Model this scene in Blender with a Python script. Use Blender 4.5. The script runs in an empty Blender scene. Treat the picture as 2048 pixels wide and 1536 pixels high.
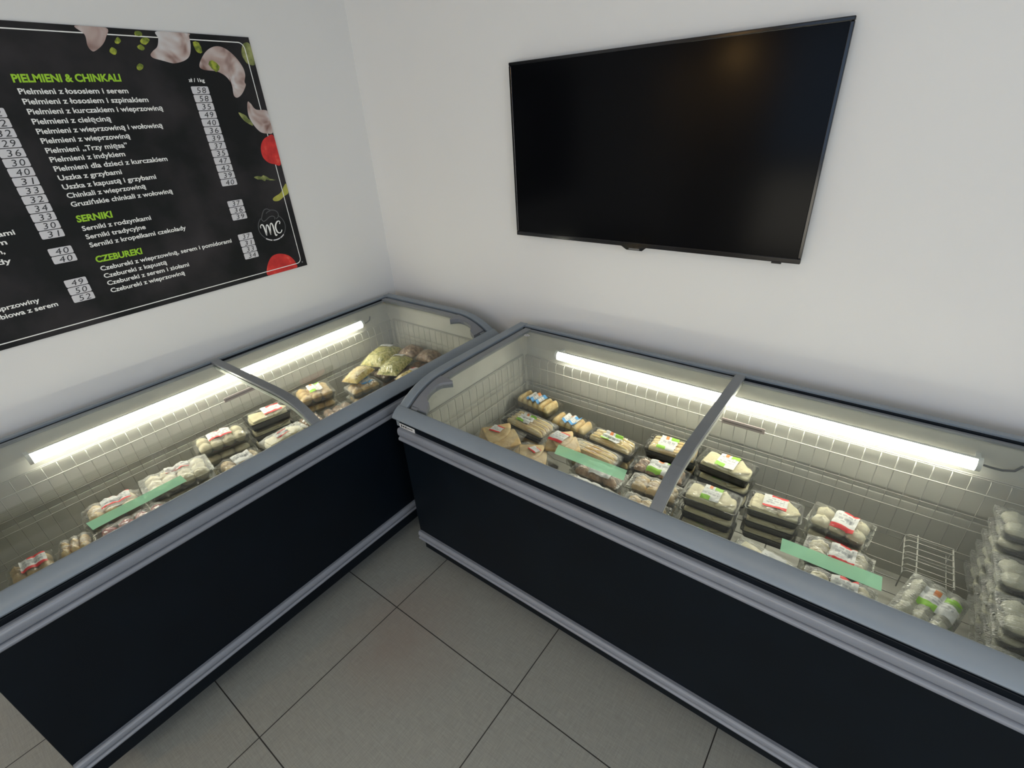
import bpy, math, random
from mathutils import Vector, Matrix, noise

scene = bpy.context.scene
COL = scene.collection
random.seed(7)

# ------------------------------------------------------------------ camera
cam_data = bpy.data.cameras.new('camera')
cam = bpy.data.objects.new('camera', cam_data)
COL.objects.link(cam)
yaw, pitch, roll = -0.6797, 0.5024, -0.0642
cy, sy, cp, sp = math.cos(yaw), math.sin(yaw), math.cos(pitch), math.sin(pitch)
fw = Vector((sy * cp, cy * cp, -sp)); rt = Vector((cy, -sy, 0)); up = rt.cross(fw)
r2 = math.cos(roll) * rt + math.sin(roll) * up
u2 = -math.sin(roll) * rt + math.cos(roll) * up
M = Matrix((r2, u2, -fw)).transposed().to_4x4()
M.translation = (2.3545, -1.8410, 1.7582)
cam.matrix_world = M
cam_data.sensor_width = 36.0
cam_data.lens = 981.07 / 2048 * 36.0
cam_data.clip_start = 0.02
scene.camera = cam

# ------------------------------------------------------------------ look, world, lights
scene.view_settings.view_transform = 'Standard'
scene.view_settings.look = 'None'
scene.view_settings.gamma = 1.0
scene.view_settings.use_curve_mapping = False
scene.view_settings.exposure = 0.0

world = bpy.data.worlds.new('world'); scene.world = world
world.use_nodes = True
world.node_tree.nodes['Background'].inputs[0].default_value = (0.55, 0.70, 1.0, 1)
world.node_tree.nodes['Background'].inputs[1].default_value = 0.6

def area(name, loc, target, sx, sy_, energy, color):
    l = bpy.data.lights.new(name, 'AREA'); l.shape = 'RECTANGLE'
    l.size = sx; l.size_y = sy_; l.energy = energy; l.color = color
    o = bpy.data.objects.new(name, l); COL.objects.link(o)
    o.location = loc
    d = Vector(target) - Vector(loc)
    o.rotation_euler = d.to_track_quat('-Z', 'Z').to_euler()
    return o
# sky through the upper part of the shop windows, sunlit pavement through the lower part
area('window_sky_light', (2.6, -4.9, 1.75), (2.4, 0, 1.3), 3.4, 1.3, 18, (0.47, 0.68, 1.0))
area('window_pavement_light', (2.6, -4.9, 0.50), (2.4, 0, 1.3), 3.4, 0.85, 32, (1.0, 0.90, 0.70))
area('side_window_sky_light', (4.85, -2.6, 1.75), (0, -1.8, 1.3), 2.6, 1.3, 15, (0.47, 0.68, 1.0))
area('side_window_pavement_light', (4.85, -2.6, 0.50), (0, -1.6, 1.3), 2.6, 0.85, 25, (1.0, 0.90, 0.70))
area('ceiling_lamp_light', (2.3, -2.3, 2.72), (2.3, -2.3, 0), 1.2, 1.2, 7, (1.0, 0.88, 0.68))

# ------------------------------------------------------------------ materials
def new_mat(name):
    m = bpy.data.materials.new(name); m.use_nodes = True
    nt = m.node_tree
    return m, nt, nt.nodes['Principled BSDF'], nt.nodes['Material Output']
def mat(name, col, rough=0.5, metal=0.0, var=0.0, vscale=20.0, bump=0.0, bscale=200.0, spec=None, coat=0.0):
    m, nt, p, out = new_mat(name)
    c = (col[0], col[1], col[2], 1)
    p.inputs['Base Color'].default_value = c
    p.inputs['Roughness'].default_value = rough
    p.inputs['Metallic'].default_value = metal
    if spec is not None: p.inputs['Specular IOR Level'].default_value = spec
    if coat: p.inputs['Coat Weight'].default_value = coat
    tc = nt.nodes.new('ShaderNodeTexCoord')
    if var > 0:
        n = nt.nodes.new('ShaderNodeTexNoise'); n.inputs['Scale'].default_value = vscale
        n.inputs['Detail'].default_value = 4
        nt.links.new(tc.outputs['Object'], n.inputs['Vector'])
        r = nt.nodes.new('ShaderNodeValToRGB')
        r.color_ramp.elements[0].position = 0.3; r.color_ramp.elements[1].position = 0.7
        r.color_ramp.elements[0].color = (c[0] * (1 - var), c[1] * (1 - var), c[2] * (1 - var), 1)
        r.color_ramp.elements[1].color = (min(1, c[0] * (1 + var)), min(1, c[1] * (1 + var)), min(1, c[2] * (1 + var)), 1)
        nt.links.new(n.outputs['Fac'], r.inputs['Fac'])
        nt.links.new(r.outputs['Color'], p.inputs['Base Color'])
    if bump > 0:
        n2 = nt.nodes.new('ShaderNodeTexNoise'); n2.inputs['Scale'].default_value = bscale
        n2.inputs['Detail'].default_value = 3
        nt.links.new(tc.outputs['Object'], n2.inputs['Vector'])
        b = nt.nodes.new('ShaderNodeBump'); b.inputs['Strength'].default_value = bump
        b.inputs['Distance'].default_value = 0.002
        nt.links.new(n2.outputs['Fac'], b.inputs['Height'])
        nt.links.new(b.outputs['Normal'], p.inputs['Normal'])
    return m
def ramp_mat(name, stops, scale, rough=0.5, detail=3, distort=0.0, bump=0.0):
    m, nt, p, out = new_mat(name)
    tc = nt.nodes.new('ShaderNodeTexCoord')
    n = nt.nodes.new('ShaderNodeTexNoise'); n.inputs['Scale'].default_value = scale
    n.inputs['Detail'].default_value = detail; n.inputs['Distortion'].default_value = distort
    nt.links.new(tc.outputs['Object'], n.inputs['Vector'])
    r = nt.nodes.new('ShaderNodeValToRGB'); cr = r.color_ramp
    while len(cr.elements) < len(stops): cr.elements.new(0.5)
    for e, (pos, c) in zip(cr.elements, stops):
        e.position = pos; e.color = (c[0], c[1], c[2], 1)
    nt.links.new(n.outputs['Fac'], r.inputs['Fac'])
    nt.links.new(r.outputs['Color'], p.inputs['Base Color'])
    p.inputs['Roughness'].default_value = rough
    if bump:
        b = nt.nodes.new('ShaderNodeBump'); b.inputs['Strength'].default_value = bump; b.inputs['Distance'].default_value = 0.003
        nt.links.new(n.outputs['Fac'], b.inputs['Height']); nt.links.new(b.outputs['Normal'], p.inputs['Normal'])
    return m
def clear_mat(name, tint, base, rough, bump=0.0, bscale=40.0, stretch=(1, 1, 1), gloss=(1, 1, 1)):
    """thin clear sheet: straight-through light plus a surface reflection"""
    m, nt, p, out = new_mat(name)
    nt.nodes.remove(p)
    t = nt.nodes.new('ShaderNodeBsdfTransparent'); t.inputs[0].default_value = (*tint, 1)
    g = nt.nodes.new('ShaderNodeBsdfGlossy'); g.inputs['Roughness'].default_value = rough
    g.inputs['Color'].default_value = (*gloss, 1)
    f = nt.nodes.new('ShaderNodeLayerWeight'); f.inputs['Blend'].default_value = 0.5
    pw = nt.nodes.new('ShaderNodeMath'); pw.operation = 'POWER'; pw.inputs[1].default_value = 5.0
    nt.links.new(f.outputs['Facing'], pw.inputs[0])
    a = nt.nodes.new('ShaderNodeMath'); a.operation = 'MULTIPLY_ADD'; a.use_clamp = True
    a.inputs[1].default_value = 0.85; a.inputs[2].default_value = base
    nt.links.new(pw.outputs[0], a.inputs[0])
    mx = nt.nodes.new('ShaderNodeMixShader')
    nt.links.new(a.outputs[0], mx.inputs[0]); nt.links.new(t.outputs[0], mx.inputs[1]); nt.links.new(g.outputs[0], mx.inputs[2])
    nt.links.new(mx.outputs[0], out.inputs[0])
    if bump:
        tc = nt.nodes.new('ShaderNodeTexCoord'); mp = nt.nodes.new('ShaderNodeMapping')
        mp.inputs['Scale'].default_value = stretch
        nt.links.new(tc.outputs['Object'], mp.inputs['Vector'])
        n = nt.nodes.new('ShaderNodeTexNoise'); n.inputs['Scale'].default_value = bscale
        n.inputs['Detail'].default_value = 4; n.inputs['Distortion'].default_value = 1.5
        nt.links.new(mp.outputs[0], n.inputs['Vector'])
        b = nt.nodes.new('ShaderNodeBump'); b.inputs['Strength'].default_value = bump; b.inputs['Distance'].default_value = 0.008
        nt.links.new(n.outputs['Fac'], b.inputs['Height'])
        nt.links.new(b.outputs['Normal'], g.inputs['Normal']); nt.links.new(b.outputs['Normal'], f.inputs['Normal'])
    return m
def emit_mat(name, col, s):
    m, nt, p, out = new_mat(name)
    p.inputs['Base Color'].default_value = (0.9, 0.9, 0.9, 1)
    p.inputs['Emission Color'].default_value = (*col, 1); p.inputs['Emission Strength'].default_value = s
    return m

def wall_material():
    m, nt, p, out = new_mat('white_painted_plaster')
    tc = nt.nodes.new('ShaderNodeTexCoord')
    n = nt.nodes.new('ShaderNodeTexNoise'); n.inputs['Scale'].default_value = 3; n.inputs['Detail'].default_value = 3
    nt.links.new(tc.outputs['Object'], n.inputs['Vector'])
    r = nt.nodes.new('ShaderNodeValToRGB')
    r.color_ramp.elements[0].color = (0.78, 0.775, 0.765, 1); r.color_ramp.elements[1].color = (0.81, 0.805, 0.795, 1)
    nt.links.new(n.outputs['Fac'], r.inputs['Fac'])
    nt.links.new(r.outputs['Color'], p.inputs['Base Color'])
    p.inputs['Roughness'].default_value = 0.75
    n2 = nt.nodes.new('ShaderNodeTexNoise'); n2.inputs['Scale'].default_value = 260; n2.inputs['Detail'].default_value = 2
    nt.links.new(tc.outputs['Object'], n2.inputs['Vector'])
    b = nt.nodes.new('ShaderNodeBump'); b.inputs['Strength'].default_value = 0.08; b.inputs['Distance'].default_value = 0.002
    nt.links.new(n2.outputs['Fac'], b.inputs['Height']); nt.links.new(b.outputs['Normal'], p.inputs['Normal'])
    return m
def floor_material():
    m, nt, p, out = new_mat('grey_linen_floor_tiles')
    L = nt.links.new
    tc = nt.nodes.new('ShaderNodeTexCoord')
    sx = nt.nodes.new('ShaderNodeSeparateXYZ'); L(tc.outputs['Object'], sx.inputs[0])
    def math_n(op, a, b=None):
        k = nt.nodes.new('ShaderNodeMath'); k.operation = op
        for i, v in enumerate((a, b)):
            if v is None: continue
            if isinstance(v, (int, float)): k.inputs[i].default_value = v
            else: L(v, k.inputs[i])
        return k.outputs[0]
    def joint(o, off, size):
        a = math_n('DIVIDE', math_n('SUBTRACT', o, off), size)
        fr = math_n('FRACT', math_n('ADD', a, 50.5))
        d = math_n('MULTIPLY', math_n('ABSOLUTE', math_n('SUBTRACT', fr, 0.5)), size)
        return d, math_n('FLOOR', math_n('ADD', a, 50.0))
    dx, ix = joint(sx.outputs[0], 1.0901, 0.6)
    dy, iy = joint(sx.outputs[1], -1.1273, 0.5956)
    d = math_n('MINIMUM', dx, dy)
    mask = math_n('LESS_THAN', d, 0.0019)
    # woven streaks in both directions
    def streak(scale):
        mp = nt.nodes.new('ShaderNodeMapping'); mp.inputs['Scale'].default_value = scale
        L(tc.outputs['Object'], mp.inputs['Vector'])
        n = nt.nodes.new('ShaderNodeTexNoise'); n.inputs['Scale'].default_value = 1; n.inputs['Detail'].default_value = 5
        n.inputs['Roughness'].default_value = 0.7
        L(mp.outputs[0], n.inputs['Vector']); return n.outputs['Fac']
    weave = math_n('ADD', math_n('MULTIPLY', streak((18, 260, 1)), 0.5), math_n('MULTIPLY', streak((260, 18, 1)), 0.5))
    r = nt.nodes.new('ShaderNodeValToRGB')
    r.color_ramp.elements[0].position = 0.3; r.color_ramp.elements[1].position = 0.72
    r.color_ramp.elements[0].color = (0.245, 0.248, 0.222, 1); r.color_ramp.elements[1].color = (0.405, 0.41, 0.37, 1)
    L(weave, r.inputs['Fac'])
    # faint rusty stain near the joint crossing
    vm = nt.nodes.new('ShaderNodeVectorMath'); vm.operation = 'DISTANCE'
    L(tc.outputs['Object'], vm.inputs[0]); vm.inputs[1].default_value = (1.20, -1.20, 0)
    n3 = nt.nodes.new('ShaderNodeTexNoise'); n3.inputs['Scale'].default_value = 7; n3.inputs['Detail'].default_value = 5
    L(tc.outputs['Object'], n3.inputs['Vector'])
    st = nt.nodes.new('ShaderNodeMapRange'); st.inputs[1].default_value = 0.05; st.inputs[2].default_value = 0.32
    st.inputs[3].default_value = 0.75; st.inputs[4].default_value = 0.0
    L(vm.outputs['Value'], st.inputs[0])
    sf = math_n('MULTIPLY', st.outputs[0], n3.outputs['Fac'])
    mixs = nt.nodes.new('ShaderNodeMixRGB'); L(sf, mixs.inputs[0]); L(r.outputs[0], mixs.inputs[1])
    mixs.inputs[2].default_value = (0.29, 0.21, 0.175, 1)
    mixg = nt.nodes.new('ShaderNodeMixRGB'); L(mask, mixg.inputs[0]); L(mixs.outputs[0], mixg.inputs[1])
    mixg.inputs[2].default_value = (0.03, 0.028, 0.026, 1)
    L(mixg.outputs[0], p.inputs['Base Color'])
    p.inputs['Roughness'].default_value = 0.5
    b = nt.nodes.new('ShaderNodeBump'); b.inputs['Strength'].default_value = 0.15; b.inputs['Distance'].default_value = 0.002
    L(weave, b.inputs['Height']); L(b.outputs['Normal'], p.inputs['Normal'])
    return m

M_WALL = wall_material()
M_FLOOR = floor_material()
M_CEIL = mat('white_ceiling_paint', (0.8, 0.79, 0.77), 0.8)
M_NAVY = mat('navy_black_coated_steel', (0.0022, 0.0048, 0.0085), 0.42, var=0.15, vscale=6, bump=0.03, bscale=500, spec=0.17)
M_RIM = mat('blue_grey_plastic', (0.225, 0.262, 0.30), 0.36, var=0.05, vscale=8)
M_LIDFR = mat('mid_grey_plastic', (0.20, 0.215, 0.23), 0.38, var=0.04)
M_BUMP = mat('light_grey_bumper_plastic', (0.225, 0.242, 0.28), 0.28, var=0.05, vscale=10)
M_GROOVE = mat('dark_grey_track_plastic', (0.075, 0.077, 0.08), 0.5)
M_HANDLE = mat('grey_handle_plastic', (0.19, 0.20, 0.225), 0.4)
M_LINER = mat('pale_grey_freezer_liner', (0.47, 0.465, 0.425), 0.5, var=0.07, vscale=9, bump=0.05, bscale=120)
M_FLANGE = mat('cream_lid_edge_plastic', (0.72, 0.71, 0.66), 0.35)
M_WIRE = mat('grey_white_coated_wire', (0.40, 0.39, 0.36), 0.3)
M_BLACK = mat('black_plastic', (0.012, 0.012, 0.014), 0.4)
M_TUBE = emit_mat('lit_light_tube', (1.0, 0.945, 0.78), 21.0)
M_TUBECAP = mat('white_tube_cap', (0.75, 0.75, 0.73), 0.35)
M_CABLE = mat('dark_grey_cable', (0.05, 0.055, 0.06), 0.5)
M_GLASS = clear_mat('lid_glass', (0.95, 0.972, 0.96), 0.02, 0.022)
def tape_material():
    m, nt, p, out = new_mat('pale_green_translucent_strip')
    t = nt.nodes.new('ShaderNodeBsdfTransparent'); t.inputs[0].default_value = (0.55, 0.92, 0.66, 1)
    mx = nt.nodes.new('ShaderNodeMixShader'); mx.inputs[0].default_value = 0.72
    p.inputs['Base Color'].default_value = (0.50, 0.95, 0.60, 1); p.inputs['Roughness'].default_value = 0.35
    tr = nt.nodes.new('ShaderNodeBsdfTranslucent'); tr.inputs[0].default_value = (0.58, 1.0, 0.68, 1)
    m2 = nt.nodes.new('ShaderNodeMixShader'); m2.inputs[0].default_value = 0.25
    nt.links.new(p.outputs[0], m2.inputs[1]); nt.links.new(tr.outputs[0], m2.inputs[2])
    nt.links.new(t.outputs[0], mx.inputs[1]); nt.links.new(m2.outputs[0], mx.inputs[2]); nt.links.new(mx.outputs[0], out.inputs[0])
    return m
M_TAPE = tape_material()
M_FILM = clear_mat('clear_wrapping_film', (0.96, 0.965, 0.94), 0.10, 0.26, bump=0.9, bscale=70, stretch=(0.8, 1.8, 1))
M_CRINKLE = clear_mat('crinkled_wrapping_film', (0.93, 0.935, 0.91), 0.13, 0.46, bump=1.0, bscale=85, stretch=(0.5, 1.7, 1))
M_CLEARTRAY = clear_mat('clear_tray_plastic', (0.86, 0.87, 0.85), 0.08, 0.12, bump=0.25, bscale=60)
M_BLACKTRAY = mat('black_tray_plastic', (0.014, 0.015, 0.015), 0.25)
M_WHITE = mat('white_label_paper', (0.66, 0.655, 0.65), 0.5)
M_RED = mat('red_label_print', (0.70, 0.035, 0.04), 0.5)
M_GREEN = mat('green_label_print', (0.28, 0.55, 0.06), 0.5)
M_BLUE = mat('blue_label_print', (0.10, 0.33, 0.66), 0.5)
M_ORANGE = mat('orange_label_print', (0.72, 0.24, 0.08), 0.5)
M_PRINT = mat('grey_label_text', (0.42, 0.42, 0.44), 0.5)
M_DARKPRINT = mat('black_label_text', (0.03, 0.03, 0.03), 0.5)
M_ROLL = ramp_mat('golden_pancake', [(0.3, (0.66, 0.40, 0.13)), (0.5, (0.80, 0.60, 0.27)), (0.72, (0.86, 0.71, 0.40))], 30, 0.55)
M_TAN = ramp_mat('tan_pancake', [(0.3, (0.52, 0.33, 0.14)), (0.55, (0.70, 0.50, 0.25)), (0.75, (0.78, 0.61, 0.36))], 22, 0.55)
M_DOUGH = ramp_mat('pale_dough', [(0.3, (0.66, 0.56, 0.36)), (0.55, (0.80, 0.73, 0.53)), (0.75, (0.87, 0.82, 0.65))], 26, 0.6)
M_DOUGHGREY = ramp_mat('frosted_grey_dough', [(0.3, (0.50, 0.48, 0.38)), (0.55, (0.62, 0.60, 0.50)), (0.75, (0.70, 0.69, 0.60))], 24, 0.55)
M_CREAM = ramp_mat('cream_folded_pancake', [(0.3, (0.62, 0.52, 0.30)), (0.55, (0.74, 0.66, 0.43)), (0.75, (0.80, 0.74, 0.54))], 18, 0.55)
M_BROWN = ramp_mat('browned_meat_filling', [(0.3, (0.20, 0.10, 0.06)), (0.5, (0.40, 0.22, 0.12)), (0.75, (0.62, 0.42, 0.26))], 60, 0.5)
M_BAKED = ramp_mat('baked_golden_pastry', [(0.3, (0.60, 0.33, 0.09)), (0.5, (0.76, 0.52, 0.20)), (0.75, (0.84, 0.66, 0.34))], 35, 0.5)
M_BEET = ramp_mat('dark_red_beet_mix', [(0.35, (0.20, 0.02, 0.03)), (0.52, (0.45, 0.05, 0.06)), (0.66, (0.26, 0.36, 0.08))], 28, 0.4)
M_VEG = ramp_mat('frozen_yellow_green_mix', [(0.30, (0.16, 0.20, 0.05)), (0.44, (0.50, 0.46, 0.10)), (0.58, (0.76, 0.66, 0.24)), (0.75, (0.84, 0.80, 0.50))], 70, 0.5, bump=0.6)
M_VEGBROWN = ramp_mat('frozen_brown_filling', [(0.3, (0.16, 0.08, 0.05)), (0.5, (0.34, 0.20, 0.13)), (0.75, (0.55, 0.40, 0.29))], 60, 0.5, bump=0.6)
M_VEGORANGE = ramp_mat('frozen_yellow_orange_mix', [(0.3, (0.55, 0.30, 0.06)), (0.5, (0.80, 0.60, 0.18)), (0.75, (0.88, 0.78, 0.42))], 60, 0.5, bump=0.6)
M_TVBEZEL = mat('gloss_black_bezel', (0.006, 0.006, 0.008), 0.12)
M_SCREEN = mat('dark_tv_screen', (0.0025, 0.0028, 0.0038), 0.16, spec=0.09)
M_CHROME = mat('grey_badge_metal', (0.25, 0.25, 0.26), 0.3, metal=0.8)

# ------------------------------------------------------------------ mesh helpers
class MB:
    def __init__(s): s.v = []; s.f = []; s.m = []; s.sm = []
    def add(s, verts, faces, mi=0, smooth=False):
        o = len(s.v); s.v += [tuple(p) for p in verts]
        for f in faces:
            s.f.append(tuple(i + o for i in f)); s.m.append(mi); s.sm.append(smooth)
    def box(s, lo, hi, mi=0):
        x0, y0, z0 = lo; x1, y1, z1 = hi
        v = [(x0, y0, z0), (x1, y0, z0), (x1, y1, z0), (x0, y1, z0), (x0, y0, z1), (x1, y0, z1), (x1, y1, z1), (x0, y1, z1)]
        s.add(v, [(0, 3, 2, 1), (4, 5, 6, 7), (0, 1, 5, 4), (1, 2, 6, 5), (2, 3, 7, 6), (3, 0, 4, 7)], mi)
    def prism_u(s, prof, u0, u1, mi=0, smooth=False, dsign=-1):
        """profile of (d,z) extruded along local x from u0 to u1; d runs towards local -y"""
        n = len(prof)
        v = [(u0, dsign * d, z) for d, z in prof] + [(u1, dsign * d, z) for d, z in prof]
        f = [(i, (i + 1) % n, n + (i + 1) % n, n + i) for i in range(n)]
        s.add(v, f, mi, smooth)
        s.add(v[:n], [tuple(range(n))[::-1]], mi); s.add(v[n:], [tuple(range(n))], mi)
    def tube(s, pts, r, seg=6, mi=0, caps=True):
        pts = [Vector(p) for p in pts]; rings = []
        prev = None
        for i, p in enumerate(pts):
            t = (pts[min(i + 1, len(pts) - 1)] - pts[max(i - 1, 0)]).normalized()
            a = prev if prev is not None else (Vector((0, 0, 1)) if abs(t.z) < 0.9 else Vector((1, 0, 0)))
            b = (a - t * a.dot(t))
            if b.length < 1e-5: b = t.orthogonal()
            b.normalize(); prev = b; c = t.cross(b)
            rings.append([p + r * (math.cos(2 * math.pi * k / seg) * b + math.sin(2 * math.pi * k / seg) * c) for k in range(seg)])
        v = [q for rg in rings for q in rg]
        f = []
        for i in range(len(pts) - 1):
            for k in range(seg):
                f.append((i * seg + k, i * seg + (k + 1) % seg, (i + 1) * seg + (k + 1) % seg, (i + 1) * seg + k))
        s.add(v, f, mi, True)
        if caps:
            s.add(rings[0], [tuple(range(seg))[::-1]], mi); s.add(rings[-1], [tuple(range(seg))], mi)
    def grid(s, fn, nu, nv, mi=None, smooth=True):
        v = [fn(i / nu, j / nv) for j in range(nv + 1) for i in range(nu + 1)]
        o = len(s.v); s.v += [tuple(p) for p in v]
        for j in range(nv):
            for i in range(nu):
                a = o + j * (nu + 1) + i
                s.f.append((a, a + 1, a + nu + 2, a + nu + 1))
                s.m.append(mi(i, j) if mi else 0); s.sm.append(smooth)
    def build(s, name, mats, parent=None, bevel=0.0, seg=2):
        me = bpy.data.meshes.new(name); me.from_pydata(s.v, [], s.f)
        for m in (mats if isinstance(mats, (list, tuple)) else [mats]): me.materials.append(m)
        me.polygons.foreach_set('material_index', s.m)
        me.polygons.foreach_set('use_smooth', s.sm)
        me.update()
        o = bpy.data.objects.new(name, me); COL.objects.link(o)
        if parent: o.parent = parent
        if bevel:
            md = o.modifiers.new('bevel', 'BEVEL'); md.width = bevel; md.segments = seg; md.limit_method = 'ANGLE'; md.angle_limit = 0.6
        return o
def empty(name, loc, rz=0.0, rx=0.0, ry=0.0):
    o = bpy.data.objects.new(name, None); COL.objects.link(o)
    o.location = loc; o.rotation_euler = (rx, ry, rz); o.empty_display_size = 0.05
    return o
def tag(o, label, cat, group=None):
    o['label'] = label; o['category'] = cat
    if group: o['group'] = group
    return o
def struct(o): o['kind'] = 'structure'; return o
def boxobj(name, lo, hi, m, parent=None, bevel=0.0):
    b = MB(); b.box(lo, hi); return b.build(name, m, parent, bevel)

# ------------------------------------------------------------------ the room
RX, RY, RZ = 5.0, -5.05, 2.75
b = MB(); b.box((-0.15, RY - 0.15, -0.1), (RX + 0.15, 0.15, 0.0)); struct(b.build('floor', M_FLOOR))
b = MB(); b.box((-0.15, RY - 0.15, RZ), (RX + 0.15, 0.15, RZ + 0.1)); struct(b.build('ceiling', M_CEIL))
b = MB(); b.box((-0.15, RY - 0.15, 0), (0.0, 0.0, RZ)); struct(b.build('wall_left', M_WALL))
b = MB(); b.box((-0.15, 0.0, 0), (RX + 0.15, 0.15, RZ)); struct(b.build('wall_back', M_WALL))
def windowed_wall(name, axis, pos, a0, a1, w0, w1, z0, z1):
    b = MB()
    for lo, hi, zl, zh in ((a0, w0, 0, RZ), (w1, a1, 0, RZ), (w0, w1, 0, z0), (w0, w1, z1, RZ)):
        if axis == 'y': b.box((lo, pos - 0.15, zl), (hi, pos, zh))
        else: b.box((pos, lo, zl), (pos + 0.15, hi, zh))
    return struct(b.build(name, M_WALL))
windowed_wall('wall_front', 'y', RY, 0, RX, 0.85, 4.35, 0.04, 2.45)
windowed_wall('wall_right', 'x', RX, RY, 0, -3.95, -1.25, 0.04, 2.45)
M_ALU = mat('grey_window_frame', (0.12, 0.125, 0.13), 0.4)
def window(name, axis, pos, w0, w1, z0, z1, cols):
    r = struct(empty(name, (0, 0, 0)))
    f = MB(); t = 0.06
    def bx(lo, hi, zl, zh, d0=-0.03, d1=0.03):
        if axis == 'y': f.box((lo, pos - 0.08 + d0, zl), (hi, pos - 0.08 + d1, zh))
        else: f.box((pos + 0.08 + d0, lo, zl), (pos + 0.08 + d1, hi, zh))
    bx(w0, w1, z0, z0 + t); bx(w0, w1, z1 - t, z1)
    for k in range(cols + 1):
        c = w0 + t / 2 + (w1 - w0 - t) * k / cols
        bx(c - t / 2, c + t / 2, z0 + t, z1 - t)
    f.build('window_frame', M_ALU, r)
    f = MB(); bx(w0 + t, w1 - t, z0 + t, z1 - t, -0.004, 0.004); f.build('pane', M_GLASS, r)
window('window_1', 'y', RY, 0.85, 4.35, 0.04, 2.45, 3)
window('window_2', 'x', RX, -3.95, -1.25, 0.04, 2.45, 2)

# ------------------------------------------------------------------ chest freezers
LID = [(.07, .872), (.18, .8728), (.30, .8735), (.45, .8745), (.58, .875), (.63, .8745), (.68, .872), (.72, .867), (.76, .857), (.80, .842), (.833, .824), (.86, .807), (.885, .788)]
def zc(d):
    for (a, za), (b_, zb) in zip(LID, LID[1:]):
        if d <= b_ or b_ == LID[-1][0]:
            t = (d - a) / (b_ - a); return za + (zb - za) * t
def sweep(mb, u0, u1, d0, d1, top, bot, n=44, mi=0):
    """bar following the lid curve between depths d0 and d1, top/bottom offsets from the curve"""
    pr = [d0 + (d1 - d0) * i / n for i in range(n + 1)]
    v = []
    for d in pr:
        z = zc(d); v += [(u0, -d, z + top), (u1, -d, z + top), (u1, -d, z + bot), (u0, -d, z + bot)]
    f = []
    for i in range(n):
        a = i * 4; c = a + 4
        for k in range(4):
            f.append((a + k, c + k, c + (k + 1) % 4, a + (k + 1) % 4))
    mb.add(v, f, mi, False)
    mb.add(v[:4], [(0, 1, 2, 3)], mi); mb.add(v[-4:], [(3, 2, 1, 0)], mi)

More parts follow.
